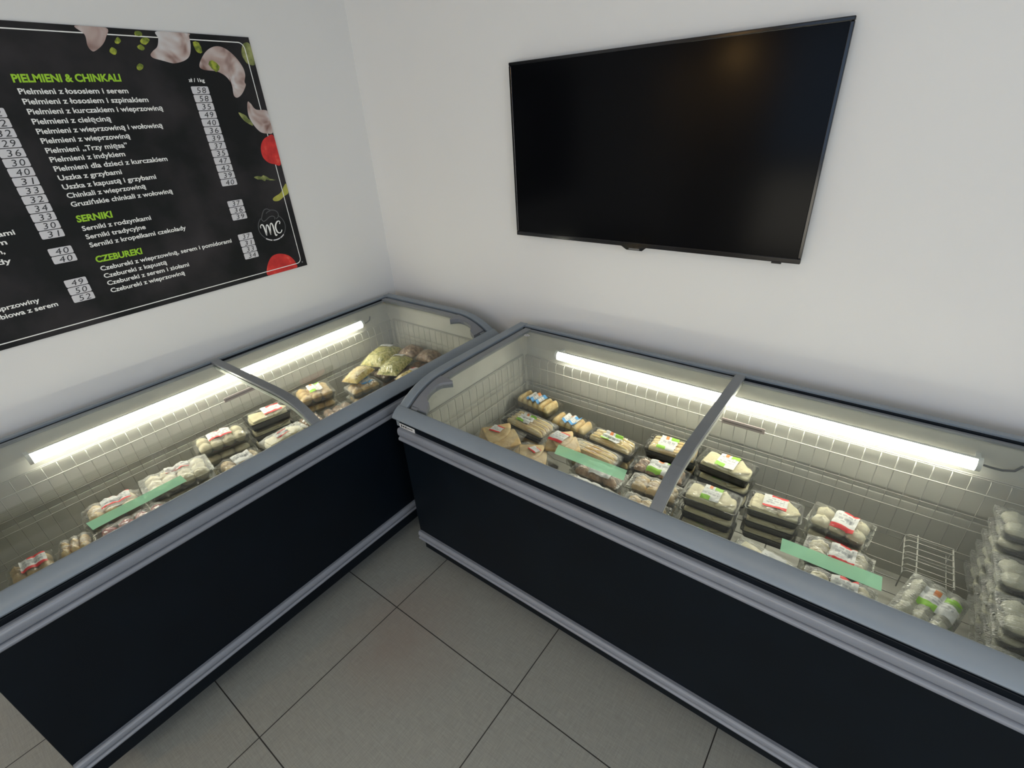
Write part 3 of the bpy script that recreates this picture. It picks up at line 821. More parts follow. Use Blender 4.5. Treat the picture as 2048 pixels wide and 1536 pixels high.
# ---- television side freezer, compartment left of the divider
G1 = 'pancake trays left of the divider'
stack(1.212, -.242, -7, .222, .112, .600, 2, 'roll_across', M_ROLL, M_CLEARTRAY, 'blue', ['tray of thick golden rolls with blue label in the back corner of the basket', 'lower tray of golden rolls under the blue labelled one in the back corner'], G1, 1)
stack(1.262, -.392, -6, .245, .118, .578, 2, 'roll_along', M_ROLL, M_BLACKTRAY, 'green', ['tray of long thin rolls in shiny film beside the side wires of the basket', 'black tray underneath the long thin rolls beside the side wires'], G1, 2, M_CRINKLE, (.30, .55, -.08, 0))
stack(1.400, -.284, -3, .200, .100, .578, 2, 'roll_across', M_ROLL, M_CLEARTRAY, 'blue', ['tray of golden rolls with blue and white label, in front of the corner tray', 'lower tray beneath the blue and white labelled rolls'], G1, 3)
stack(1.616, -.318, -5, .222, .090, .588, 2, 'roll_along', M_ROLL, M_BLACKTRAY, 'green', ['long tray of yellow rolls with green label along the back wires', 'black tray under the long yellow rolls along the back wires'], G1, 4)
stack(1.845, -.240, 3, .215, .112, .588, 2, 'roll_along', M_ROLL, M_BLACKTRAY, 'green', ['tray of yellow rolls with green label partly under the divider', 'black tray under the yellow rolls partly hidden by the divider'], G1, 5, None, (.32, .75, -.10, 0))
stack(1.600, -.412, -4, .225, .085, .572, 2, 'roll_along', M_ROLL, M_CLEARTRAY, None, ['tray of striped rolls in glaring film in front of the long yellow rolls', 'lower tray beneath the striped glaring rolls'], G1, 6, M_CRINKLE)
stack(1.860, -.372, 2, .215, .090, .572, 2, 'meat', M_BROWN, M_BLACKTRAY, 'green', ['dark brown food tray with large white and green label beside the divider', 'black tray under the dark brown food beside the divider'], G1, 7, None, (.52, .86, .07, .0))
stack(1.690, -.520, -1, .205, .098, .582, 2, 'meat', M_BROWN, M_CLEARTRAY, 'plain', ['crumpled silver-gold pack of browned pieces in the middle of the left compartment', 'lower pack of browned pieces under the crumpled one in the middle'], G1, 8, M_CRINKLE, (.42, .7, .08, 0))
stack(1.872, -.480, 3, .190, .092, .572, 2, 'meat', M_TAN, M_CLEARTRAY, None, ['crumpled pack of tan pieces next to the divider, behind another', 'lower pack under the crumpled tan pieces next to the divider'], G1, 9, M_CRINKLE)
stack(1.690, -.632, -2, .215, .098, .578, 2, 'meat', M_TAN, M_CLEARTRAY, 'plain', ['shiny tan pack lying under the end of the green tape, close to the front rim', 'lower tan pack at the front rim below the shiny one'], G1, 10, M_CRINKLE, (.5, .5, .0, .1))
stack(1.895, -.590, 0, .165, .098, .565, 2, 'meat', M_TAN, M_CLEARTRAY, None, ['glaring pack of tan pieces in the front corner next to the divider', 'lower pack in the front corner next to the divider'], G1, 11, M_CRINKLE)
stack(1.905, -.700, 0, .150, .090, .555, 2, 'meat', M_TAN, M_CLEARTRAY, None, ['tan pack at the very front of the basket next to the divider', 'lower tan pack at the very front next to the divider'], G1, 12, M_CRINKLE)
GB = 'bags of folded pancakes'
stack(1.235, -.545, 4, .190, .13, .535, 2, 'flat', M_TAN, M_BLACKTRAY, None, ['black tray supporting the leftmost pancake bag', 'bottom black tray below the leftmost pancake bag'], G1, 13)
stack(1.430, -.600, -8, .175, .12, .557, 2, 'flat', M_TAN, M_BLACKTRAY, None, ['black tray supporting the middle pancake bag', 'bottom black tray below the middle pancake bag'], G1, 14)
for (x, y, a, L_, W_, z, sc, lb, lbl, sd) in (
    (1.222, -.535, 6, .205, .165, .536, 'red', (.26, .30, -.06, .12), 'bag of folded tan pancakes nearest the side wires, with red and white label', 21),
    (1.410, -.600, -16, .180, .130, .558, 'red', (.24, .28, .02, .18), 'bag of folded tan pancakes in the middle at the front rim, small red label', 22),
    (1.515, -.480, -4, .165, .115, .574, 'red', (.40, .60, -.10, .0), 'bag of folded pancakes with pinkish label lying between the rolls and the green tape', 23)):
    bag(x, y, a, L_, W_, .048, z, M_TAN, sc, lb, lbl, GB, sd, 'wedge')

# ---- television side freezer, compartment right of the divider
G2 = 'folded pancake trays right of the divider'
stack(2.058, -.285, -5, .195, .106, .622, 3, 'flat', M_CREAM, M_BLACKTRAY, 'green', ['top tray of pale pancakes with green label, pile nearest the back wires by the divider', 'middle tray of the pale pancake pile nearest the back wires', 'bottom tray of the pale pancake pile nearest the back wires'], G2, 31, None, (.34, .75, .0, 0))
stack(2.062, -.470, 1, .182, .100, .615, 3, 'flat', M_CREAM, M_BLACKTRAY, 'green', ['top tray of pale pancakes with green label, second pile from the back by the divider', 'middle tray in the second pile from the back by the divider', 'bottom tray in the second pile from the back by the divider'], G2, 32, None, (.32, .75, .0, 0))
stack(2.082, -.630, 0, .190, .105, .560, 2, 'flat', M_CREAM, M_BLACKTRAY, 'green', ['pale pancake tray half hidden by the front rim, just right of the divider', 'bottom pancake tray behind the front rim, just right of the divider'], G2, 33, None, (.32, .75, .0, 0))
stack(2.245, -.385, 4, .168, .104, .595, 3, 'flat', M_CREAM, M_BLACKTRAY, 'red', ['top tray of pale pancakes with red-edged label', 'middle tray under the red-edged pancake label', 'bottom tray with red label in the red-edged pancake pile'], G2, 34, None, (.42, .6, .0, .05))
stack(2.272, -.590, -11, .185, .095, .548, 2, 'flat', M_CREAM, M_CLEARTRAY, 'plain', ['clear pack of pale pancakes turned aslant in front of the red-edged pile', 'lower clear pack under the aslant one at the front rim'], G2, 35, M_CRINKLE, (.36, .7, .12, 0))
G3 = 'dumpling trays by the green tape'
stack(2.436, -.362, -8, .172, .112, .605, 3, 'bun', M_DOUGH, M_CLEARTRAY, 'red', ['tray of round dumplings with red and white label, furthest back behind the green tape', 'middle dumpling tray, furthest back behind the green tape', 'bottom dumpling tray, furthest back behind the green tape'], G3, 41, None, (.36, .80, .05, 0))
stack(2.450, -.490, -2, .178, .100, .588, 2, 'bun', M_DOUGH, M_CLEARTRAY, 'red', ['tray of round dumplings with red and white label directly under the green tape', 'lower dumpling tray under the green tape'], G3, 42, M_CRINKLE, (.36, .80, .05, 0))
stack(2.460, -.605, 2, .178, .100, .575, 2, 'bun', M_DOUGH, M_CLEARTRAY, 'red', ['tray of round dumplings between the green tape and the front rim', 'lower dumpling tray between the green tape and the front rim'], G3, 43, M_CRINKLE, (.36, .80, .05, 0))
stack(2.662, -.545, -17, .130, .195, .590, 2, 'bun', M_DOUGHGREY, M_CLEARTRAY, 'green', ['slanted tray of large dumplings with barcode label, in front of the wire rack', 'lower tray of large dumplings in front of the wire rack'], G3, 44, M_CRINKLE, (.62, .36, .12, .05))
G4 = 'piles of dumpling trays at the right edge'
def rows(first, n):
    w = ['top tray of the', 'second tray of the', 'third tray of the', 'fourth tray of the', 'fifth tray of the', 'lowest tray of the']
    return [w[i] + ' ' + first for i in range(n)]
stack(2.865, -.245, 3, .190, .125, .715, 6, 'bun', M_DOUGHGREY, M_CLEARTRAY, None, rows('shiny dumpling pile at the back wires, right edge of the photo', 6), G4, 51, M_CRINKLE)
stack(2.868, -.392, 1, .190, .125, .660, 5, 'bun', M_DOUGHGREY, M_CLEARTRAY, None, rows('shiny dumpling pile in the middle, right edge of the photo', 5), G4, 57, M_CRINKLE)
stack(2.872, -.535, 2, .190, .125, .650, 5, 'bun', M_DOUGHGREY, M_CLEARTRAY, 'green', rows('shiny dumpling pile third from the back, right edge of the photo', 5), G4, 63, M_CRINKLE, (.30, .5, .25, 0))
stack(2.875, -.680, 1, .200, .125, .610, 4, 'bun', M_DOUGHGREY, M_CLEARTRAY, None, rows('shiny dumpling pile at the front rim, right edge of the photo', 4), G4, 69, M_CRINKLE)

# ---- menu side freezer
G5 = 'food trays in the menu side freezer'
stack(.400, -1.905, 86, .120, .110, .585, 2, 'baked', M_TAN, M_CLEARTRAY, 'red', ['clear pack of tan food with faded red label, nearest the camera end of the freezer', 'lower pack at the camera end of the freezer'], G5, 81, None, (.55, .6, .1, 0))
stack(.418, -1.790, 78, .090, .100, .590, 2, 'baked', M_BAKED, M_CLEARTRAY, None, ['small pack of golden food in crinkled film beside the faded red label', 'lower small pack beside the faded red label'], G5, 82, M_CRINKLE)
stack(.332, -1.660, 80, .180, .115, .612, 2, 'baked', M_BAKED, M_CLEARTRAY, 'red', ['golden pastry tray with red label above the start of the green tape', 'lower pastry tray above the start of the green tape'], G5, 83, M_CRINKLE, (.5, .5, .1, .1))
stack(.470, -1.655, 84, .235, .110, .600, 2, 'bun', M_BEET, M_CLEARTRAY, None, ['dark red and green pack under the green tape at the front rim', 'lower dark red pack at the front rim'], G5, 84)
stack(.350, -1.475, 81, .240, .150, .622, 3, 'bun', M_DOUGH, M_CLEARTRAY, 'red', ['large pack of pale dumplings in rippled film at the end of the green tape', 'middle pack under the rippled pale dumplings', 'bottom pack under the rippled pale dumplings'], G5, 85, M_CRINKLE, (.34, .36, .05, .26))
stack(.492, -1.455, 84, .180, .095, .545, 2, 'bun', M_DOUGHGREY, M_CLEARTRAY, None, ['dim greenish pack between the rippled dumplings and the front rim', 'lower dim pack between the rippled dumplings and the front rim'], G5, 86)
stack(.255, -1.255, 79, .215, .125, .630, 3, 'baked', M_DOUGH, M_CLEARTRAY, 'red', ['top dumpling tray with red-edged label, pile of three left of the divider', 'middle tray of the three dumpling trays left of the divider', 'bottom tray of the three dumpling trays left of the divider'], G5, 87, None, (.42, .62, .0, .1))
stack(.420, -1.262, 85, .175, .105, .585, 2, 'baked', M_TAN, M_CLEARTRAY, 'plain', ['tan pastry tray with plain white label in front of the pile of three', 'lower tan tray in front of the pile of three'], G5, 88, None, (.40, .7, .05, 0))
stack(.240, -1.035, 80, .190, .115, .630, 3, 'flat', M_CREAM, M_BLACKTRAY, 'red', ['top pancake tray with white label and red dot, behind the divider foot', 'middle dark tray with red label under the red dot tray', 'bottom dark tray under the red dot tray'], G5, 89, None, (.42, .62, .12, 0))
stack(.425, -1.080, 92, .195, .090, .605, 3, 'flat', M_CREAM, M_CLEARTRAY, 'red', ['shiny pancake pack just before the divider at the front rim', 'second pack under the shiny pancake pack before the divider', 'bottom pack under the shiny pancake pack before the divider'], G5, 90, M_CRINKLE, (.30, .4, -.05, 0))
stack(.390, -.930, 82, .110, .110, .570, 2, 'baked', M_BROWN, M_BLACKTRAY, None, ['dark brown pack in the shade right behind the divider', 'lower dark pack in the shade right behind the divider'], G5, 92)
stack(.245, -.785, 74, .180, .150, .630, 3, 'baked', M_BAKED, M_CLEARTRAY, 'green', ['top tray of round golden pastries with white and green label past the divider', 'middle brown pastry tray past the divider', 'bottom brown pastry tray past the divider'], G5, 93, None, (.34, .62, .05, .08))
stack(.395, -.770, 80, .160, .100, .560, 2, 'meat', M_BROWN, M_CLEARTRAY, None, ['brown filled pack at the front rim past the divider', 'lower brown filled pack at the front rim past the divider'], G5, 94)
stack(.348, -.618, 80, .170, .110, .608, 3, 'baked', M_BAKED, M_CLEARTRAY, 'blue', ['golden pastry tray with white and blue label', 'middle tray with blue label below the blue and white one', 'bottom tray below the blue and white labelled pastries'], G5, 95, M_CRINKLE, (.36, .62, .1, .08))
GV = 'bags of frozen pieces at the far end'
# bags rest on a layer of closed trays
for (x, y, a, lbl, sd) in ((.230, -.330, 100, 'far back', 101), (.400, -.330, 95, 'far front', 102), (.330, -.480, 95, 'nearer', 103)):
    stack(x, y, a, .19, .115, .605, 3, 'baked', M_BROWN, M_CLEARTRAY, None, ['brown tray under the bags at the far end of the basket, ' + lbl + ' one', 'middle brown tray under the bags at the far end, ' + lbl + ' one', 'bottom brown tray under the bags at the far end, ' + lbl + ' one'], 'brown trays under the bags', sd)
for (x, y, a, L_, W_, T_, z, mt, sc, lb, lbl, sd, tl) in (
    (.205, -.315, 112, .250, .140, .062, .608, M_VEG, 'plain', (.22, .5, .30, 0), 'plump bag of yellow-green frozen pieces leaning to the back wires', 111, (0, -.10)),
    (.365, -.345, 112, .210, .120, .062, .608, M_VEG, 'plain', (.24, .5, .32, .05), 'plump bag of yellow-green frozen pieces with white label, in front of another', 112, (0, -.10)),
    (.395, -.235, 100, .110, .110, .058, .608, M_VEGBROWN, None, (.3, .5, 0, 0), 'bag of round brown frozen pieces at the far front corner', 113, (0, 0)),
    (.285, -.225, 100, .120, .110, .055, .608, M_VEGBROWN, None, (.3, .5, 0, 0), 'dim bag of brown frozen pieces behind the plump bags', 114, (0, 0)),
    (.320, -.500, 108, .170, .095, .050, .608, M_VEGORANGE, None, (.3, .5, 0, 0), 'small bag of yellow frozen pieces next to the blue and white label', 115, (0, -.06)),
    (.455, -.420, 84, .150, .085, .042, .608, M_VEGORANGE, 'red', (.28, .5, .18, 0), 'flat yellow bag with red print at the front rim, far end', 116, (0, 0))):
    bag(x, y, a, L_, W_, T_, z, mt, sc, lb, lbl, GV, sd, 'loose')
settle()

# ------------------------------------------------------------------ menu board
def board_material():
    m, nt, p, out = new_mat('charcoal_printed_board')
    tc = nt.nodes.new('ShaderNodeTexCoord')
    n = nt.nodes.new('ShaderNodeTexNoise'); n.inputs['Scale'].default_value = 4; n.inputs['Detail'].default_value = 6
    nt.links.new(tc.outputs['Object'], n.inputs['Vector'])
    r = nt.nodes.new('ShaderNodeValToRGB')
    r.color_ramp.elements[0].position = .42; r.color_ramp.elements[1].position = .78
    r.color_ramp.elements[0].color = (.008, .009, .010, 1); r.color_ramp.elements[1].color = (.045, .040, .044, 1)
    nt.links.new(n.outputs['Fac'], r.inputs['Fac']); nt.links.new(r.outputs['Color'], p.inputs['Base Color'])
    p.inputs['Roughness'].default_value = .6; p.inputs['Specular IOR Level'].default_value = .25
    return m
PB = Vector((0.0, -1.36, 1.147))
board = tag(empty('menu_board', PB), 'black printed menu board with white price boxes on the left wall', 'menu board')
BX = .006
b = MB(); b.box((.0005, -2.2 - PB.y, 0), (BX, -.521 - PB.y, .950)); b.build('board_panel', board_material(), board)
def W3(y, z, lift): return (BX + lift, y - PB.y, z - PB.z)
M_TEXT = mat('white_print', (.95, .95, .93), .6)
M_LIME = mat('lime_green_print', (.36, .66, .03), .6)
M_PRICE = mat('white_price_box', (.70, .69, .72), .5)
M_MARKER = mat('black_marker_ink', (.03, .03, .035), .5)
M_LOGO = mat('grey_logo_line', (.10, .105, .11), .6)
def text_part(name, s, y0, z0, y1, z1, cap, m, lift, bold=0.0, shear=0.0, fit='xy', spacing=1.0):
    cu = bpy.data.curves.new('t', 'FONT'); cu.body = s; cu.size = 1.0; cu.offset = bold; cu.shear = shear; cu.resolution_u = 3
    cu.space_character = spacing
    o = bpy.data.objects.new('t', cu); COL.objects.link(o)
    dg = bpy.context.evaluated_depsgraph_get()
    me = bpy.data.meshes.new_from_object(o.evaluated_get(dg))
    bpy.data.objects.remove(o); bpy.data.curves.remove(cu)
    xs = [v.co.x for v in me.vertices]; x0, x1 = min(xs), max(xs)
    w = math.hypot(y1 - y0, z1 - z0); sx = w / (x1 - x0); syy = cap / .729
    ang = math.atan2(z1 - z0, y1 - y0); c, sn = math.cos(ang), math.sin(ang)
    for v in me.vertices:
        px, py = (v.co.x - x0) * sx, v.co.y * syy
        v.co = W3(y0 + c * px - sn * py, z0 + sn * px + c * py, lift)
    me.name = name; me.materials.append(m)
    t = bpy.data.objects.new(name, me); COL.objects.link(t); t.parent = board
    return t
ITEMS = [('Pielmieni z łososiem i serem', -1.3385, 1.902, -1.0311), ('Pielmieni z łososiem i szpinakiem', -1.3392, 1.8735, -.9762), ('Pielmieni z kurczakiem i wieprzowiną', -1.3392, 1.845, -.9369),
 ('Pielmieni z cielęciną', -1.3394, 1.8165, -1.1182), ('Pielmieni z wieprzowiną i wołowiną', -1.3397, 1.7878, -.9589), ('Pielmieni z wieprzowiną', -1.3397, 1.7595, -1.0797), ('Pielmieni „Trzy mięsa”', -1.3393, 1.7303, -1.0983),
 ('Pielmieni z indykiem', -1.3393, 1.7025, -1.1173), ('Pielmieni dla dzieci z kurczakiem', -1.3398, 1.674, -.9834), ('Uszka z grzybami', -1.3398, 1.6452, -1.1501), ('Uszka z kapustą i grzybami', -1.3398, 1.6161, -1.0451),
 ('Chinkali z wieprzowiną', -1.339, 1.5876, -1.0921), ('Gruzińskie chinkali z wołowiną', -1.339, 1.5585, -1.0067), ('Serniki z rodzynkami', -1.339, 1.4755, -1.1151), ('Serniki tradycyjne', -1.3395, 1.4462, -1.1452), ('Serniki z kropelkami czekolady', -1.3395, 1.4168, -1.0063),
 ('Czebureki z wieprzowiną, serem i pomidorami', -1.3398, 1.3298, -.8458), ('Czebureki z kapustą', -1.3397, 1.3017, -1.1216), ('Czebureki z serem i ziołami', -1.3397, 1.2737, -1.0449), ('Czebureki z wieprzowiną', -1.3395, 1.2452, -1.0724),
 ('kami', -1.574, 1.500, -1.5171), ('em', -1.5907, 1.4741, -1.5484), ('m,', -1.5904, 1.4472, -1.5651), ('lady', -1.6194, 1.4155, -1.5615), ('wieprzowiny', -1.6884, 1.2725, -1.5452), ('drobiowa z serem', -1.700, 1.2455, -1.5043)]
for s, y0, z0, y1 in ITEMS: text_part('menu_item_text', s, y0, z0, y1, z0, .0165, M_TEXT, .0006, .022)
text_part('unit_text', 'zł / 1kg', -.8113, 1.938, -.7511, 1.938, .0125, M_TEXT, .0006, .022)
for s, y0, z0, y1, z1 in (('PIELMIENI & CHINKALI', -1.3402, 1.9345, -1.0379, 1.939), ('SERNIKI', -1.343, 1.5065, -1.2325, 1.5055), ('CZEBUREKI', -1.3417, 1.3615, -1.1879, 1.3597)):
    text_part('heading_text', s, y0, z0, y1, z1, .0225, M_LIME, .0006, .036, .08)
def prices(yl, yr, zt, zb, vals):
    n = len(vals); h = (zt - zb) / n
    for i, v in enumerate(vals):
        z1 = zt - i * h - .0012; z0 = zt - (i + 1) * h + .0012
        bx = MB(); r = .004
        pts = []
        for qy, qz, a0 in ((yr - r, z1 - r, 0), (yl + r, z1 - r, 90), (yl + r, z0 + r, 180), (yr - r, z0 + r, 270)):
            for k in range(4):
                a = math.radians(a0 + 30 * k); pts.append(W3(qy + r * math.cos(a), qz + r * math.sin(a), .0005))
        bx.add(pts, [tuple(range(len(pts)))]); bx.build('price_box', M_PRICE, board)
        if v: text_part('price_digits', v, yl + .018, z0 + .003, yr - .011, z0 + .003,   .0205, M_MARKER, .0009, .0, .18, spacing=1.2)
prices(-.8110, -.7455, 1.924, 1.5555, '58 58 35 49 40 36 39 37 35 47 42 39 40'.split())
prices(-.8120, -.7465, 1.4975, 1.4145, '37 36 39'.split())
prices(-.8123, -.7475, 1.356, 1.2425, '37 31 33 34'.split())
prices(-1.4585, -1.3935, 1.8665, 1.468, '42 32 32 29 36 30 40 31 33 32 34 33 30 31'.split())
prices(-1.4595, -1.3915, 1.4375, 1.3820, '40 40'.split())
prices(-1.4590, -1.3930, 1.3245, 1.2390, '49 50 52'.split())
def ribbon(name, pts, w, m, lift, closed=False, parent=None):
    bx = MB(); n = len(pts); L_, R_ = [], []
    for i in range(n):
        p = Vector(pts[i]); q0 = Vector(pts[(i - 1) % n] if closed or i > 0 else pts[i]); q1 = Vector(pts[(i + 1) % n] if closed or i < n - 1 else pts[i])
        t = (q1 - q0).normalized(); nn = Vector((-t.y, t.x)); ww = w[i] if isinstance(w, list) else w
        a, c = p + nn * ww / 2, p - nn * ww / 2
        L_.append(W3(a.x, a.y, lift)); R_.append(W3(c.x, c.y, lift))
    m_ = n if closed else n - 1
    bx.add(L_ + R_, [(n + i, n + (i + 1) % n, (i + 1) % n, i) for i in range(m_)])
    return bx.build(name, m, parent or board)
def smooth(pts, k=6, closed=False):
    out = []; n = len(pts)
    for i in range(n if closed else n - 1):
        p0 = pts[(i - 1) % n] if closed or i > 0 else pts[i]; p1 = pts[i]; p2 = pts[(i + 1) % n]; p3 = pts[(i + 2) % n] if closed or i < n - 2 else p2
        for j in range(k):
            t = j / k
            out.append(tuple(.5 * ((2 * p1[c]) + (-p0[c] + p2[c]) * t + (2 * p0[c] - 5 * p1[c] + 4 * p2[c] - p3[c]) * t * t + (-p0[c] + 3 * p1[c] - 3 * p2[c] + p3[c]) * t ** 3) for c in (0, 1)))
    if not closed: out.append(pts[-1])
    return out
corner = []
for cyy, cz, a0, a1 in ((-.572, 2.0545, 90, 0), (-.572, 1.190, 0, -90)):
    for k in range(9):
        a = math.radians(a0 + (a1 - a0) * k / 8); corner.append((cyy + .0225 * math.cos(a), cz + .0225 * math.sin(a)))
ribbon('border_line', [(-2.17, 2.077)] + corner + [(-2.17, 1.1665)], .0034, M_TEXT, .0004)
def blob(name, pts, m, lift=.0003, k=5, curve=True):
    P = smooth(pts, k, True) if curve else pts
    P = [(min(y, -.5212), max(1.1472, min(2.0968, z))) for y, z in P]
    c = (sum(p[0] for p in P) / len(P), sum(p[1] for p in P) / len(P))
    bx = MB(); n = len(P); vs = [W3(*c, lift)]
    vs += [W3(c[0] + (y - c[0]) * .6, c[1] + (z - c[1]) * .6, lift) for y, z in P] + [W3(y, z, lift) for y, z in P]
    fs = [(0, 1 + (i + 1) % n, 1 + i)[::-1] for i in range(n)] + [(1 + i, 1 + n + i, 1 + n + (i + 1) % n, 1 + (i + 1) % n) for i in range(n)]
    fs = [f[::-1] for f in fs]
    bx.add(vs, fs); o = bx.build(name, m, board)
    return o
M_DUMP = ramp_mat('printed_dumpling', [(.34, (.22, .12, .10)), (.48, (.48, .36, .33)), (.60, (.62, .56, .55)), (.72, (.72, .74, .76))], 13, .6, 2, .6)
M_TOM = ramp_mat('printed_tomato', [(.35, (.50, .02, .02)), (.6, (.72, .035, .03)), (.75, (.80, .16, .10))], 26, .6)
M_CHIVE = ramp_mat('printed_chives', [(.4, (.12, .17, .02)), (.65, (.45, .50, .05))], 50, .6)
M_LEAF = ramp_mat('printed_leaf', [(.4, (.13, .16, .04)), (.65, (.36, .38, .14))], 40, .6)
for q in ([(-1.115, 2.096), (-1.0973, 2.0725), (-1.1013, 2.0422), (-1.096, 2.0281), (-1.0856, 2.0268), (-1.0583, 2.0442), (-1.0382, 2.067), (-1.0266, 2.096)],
 [(-.8669, 2.096), (-.8705, 2.0743), (-.8832, 2.0486), (-.9034, 2.0341), (-.9153, 2.022), (-.9093, 2.0124), (-.8818, 2.0054), (-.8514, 1.9983), (-.8367, 1.9986), (-.8027, 2.0077), (-.7781, 2.0249), (-.7629, 2.058), (-.7586, 2.0864), (-.7608, 2.096)],
 [(-.7525, 1.9951), (-.7178, 2.0358), (-.6779, 2.0572), (-.64, 2.0569), (-.6044, 2.0319), (-.5812, 1.9951), (-.5781, 1.9654), (-.5892, 1.9395), (-.5882, 1.9265), (-.6138, 1.8961), (-.6389, 1.8824), (-.6509, 1.8921), (-.647, 1.9265), (-.6595, 1.956), (-.6921, 1.9742), (-.742, 1.9793)],
 [(-.6004, 1.865), (-.5886, 1.8603), (-.5718, 1.8373), (-.522, 1.8304), (-.5215, 1.79), (-.522, 1.7463), (-.549, 1.7429), (-.5799, 1.7519), (-.6027, 1.7834), (-.6122, 1.8204)]): blob('dumpling_picture', q, M_DUMP, .0008)
blob('tomato_picture', [(-.5225, 1.7294), (-.5527, 1.7312), (-.5801, 1.7162), (-.5973, 1.6886), (-.5996, 1.6547), (-.5842, 1.6311), (-.5586, 1.62), (-.5225, 1.6179)], M_TOM, .0008)
blob('tomato_picture', [(-.7256, 1.1854), (-.699, 1.2212), (-.6727, 1.2334), (-.6392, 1.2309), (-.606, 1.2151), (-.5862, 1.1914), (-.5783, 1.1673), (-.5808, 1.1485), (-.65, 1.1475), (-.73, 1.1485)], M_TOM, .0002)
for q in ([(-.6516, 1.8284), (-.6242, 1.8163), (-.6174, 1.8047), (-.6051, 1.7927), (-.6049, 1.7766), (-.6232, 1.7866), (-.6397, 1.801)], [(-.5505, 2.0733), (-.5225, 2.0723), (-.5225, 2.0049), (-.5505, 2.0022), (-.5639, 2.0166), (-.5685, 2.0415)]): blob('leaf_picture', q, M_LEAF, .00025)
blob('leaf_picture', [(-.665, 1.5765), (-.6462, 1.5793), (-.6307, 1.5745), (-.6205, 1.5799), (-.6033, 1.5703), (-.5944, 1.5616), (-.5646, 1.5529), (-.5964, 1.5552), (-.612, 1.5612), (-.6199, 1.5545), (-.6341, 1.5638), (-.6505, 1.5658)], M_LEAF, .0006, 2)
blob('pepper_picture', [(-.6067, 1.4749), (-.595, 1.4838), (-.5606, 1.4974), (-.535, 1.524), (-.5225, 1.5304), (-.5225, 1.4926), (-.5476, 1.4796), (-.5766, 1.4651), (-.6005, 1.466)], mat('printed_yellow_pepper', (.46, .45, .08), .6, var=.2, vscale=30), .0003)
for q in ([(-.9394, 2.092), (-.9215, 2.0912), (-.922, 2.079), (-.9444, 2.0787)], [(-.9336, 2.0643), (-.9196, 2.0745), (-.9066, 2.0733), (-.9017, 2.0669), (-.9195, 2.0526), (-.9327, 2.0558)], [(-1.0144, 2.0601), (-1.0025, 2.0708), (-.9971, 2.0674), (-.995, 2.0602), (-1.0062, 2.0513), (-1.0153, 2.0527)], [(-1.0428, 2.0285), (-1.0315, 2.0404), (-1.0234, 2.0367), (-1.0194, 2.0294), (-1.0287, 2.0179), (-1.039, 2.0212)],
 [(-.9509, 2.0455), (-.9359, 2.0528), (-.9273, 2.0427), (-.9345, 2.0348), (-.9459, 2.0372)], [(-.9729, 1.9873), (-.962, 1.9943), (-.9517, 1.9888), (-.9579, 1.9779), (-.9701, 1.9728), (-.9766, 1.9775)], [(-.7511, 2.0693), (-.7291, 2.0685), (-.7263, 2.0374), (-.7431, 2.0348), (-.7504, 2.0462)], [(-.717, 1.998), (-.6979, 2.0126), (-.6744, 1.9909), (-.6952, 1.9721)]): blob('chive_picture', q, M_CHIVE, .0010, 2)
# round logo: dumpling outline with the letters MC
lg = ribbon('logo', [(-.6465 + .0655 * math.cos(math.radians(a)), 1.358 + .0585 * math.sin(math.radians(a))) for a in range(130, 411, 8)], .0034, M_LOGO, .0004)
ribbon('dumpling_outline', smooth([(-.6866, 1.3992), (-.6742, 1.4215), (-.6615, 1.4364), (-.6472, 1.439), (-.6358, 1.4322), (-.6152, 1.4276), (-.6019, 1.4167), (-.6017, 1.3992), (-.6161, 1.3891)]), .0034, M_LOGO, .0004, parent=lg)
ribbon('dumpling_outline', smooth([(-.6866, 1.4016), (-.6791, 1.3893), (-.6645, 1.3928), (-.6479, 1.4022), (-.6308, 1.4042), (-.6208, 1.3962), (-.6247, 1.3882)]), .0036, M_LOGO, .0005, parent=lg)
ribbon('dumpling_outline', smooth([(-.6573, 1.4199), (-.6457, 1.4265), (-.6343, 1.4283)]), .003, M_LOGO, .0005, parent=lg)
def script_letter(pts, w):
    P = smooth(pts, 5); ws = []
    for i in range(len(P)):
        a, c = P[max(0, i - 1)], P[min(len(P) - 1, i + 1)]; down = (a[1] - c[1]) / (math.hypot(a[0] - c[0], a[1] - c[1]) + 1e-9)
        ws.append(w * (.75 + .55 * max(0, down)))
    ribbon('logo_letter', P, ws, M_TEXT, .0009, parent=lg)
script_letter([(-.7003, 1.3620), (-.7003, 1.3700), (-.6930, 1.3768), (-.6860, 1.3700), (-.6836, 1.345), (-.6815, 1.327), (-.6785, 1.345), (-.6735, 1.366), (-.6680, 1.3712), (-.6635, 1.362), (-.6620, 1.340), (-.6610, 1.3255), (-.6575, 1.350), (-.6525, 1.3700), (-.6460, 1.3745), (-.6415, 1.362), (-.6412, 1.335), (-.6400, 1.3200), (-.6360, 1.3172), (-.6330, 1.3215)], .0052)
script_letter([(-.6075, 1.3640), (-.6035, 1.3720), (-.6075, 1.3780), (-.6170, 1.3755), (-.6270, 1.3640), (-.6310, 1.3480), (-.6275, 1.3310), (-.6180, 1.3250), (-.6085, 1.3290), (-.6037, 1.3373)], .0056)
for a0, a1 in ((228, 257), (260, 290), (293, 315)):
    ribbon('logo_tagline', [(-.6465 + .0655 * math.cos(math.radians(a)), 1.3575 + .0590 * math.sin(math.radians(a))) for a in range(a0, a1 + 1, 3)], .0050, M_PRICE, .0008, parent=lg)
bx = MB(); bx.add([W3(-.5443 + .004 * math.cos(i * .5236), 1.1679 + .004 * math.sin(i * .5236), .0008) for i in range(12)], [tuple(range(12))]); bx.build('fixing_screw', M_CHROME, board)

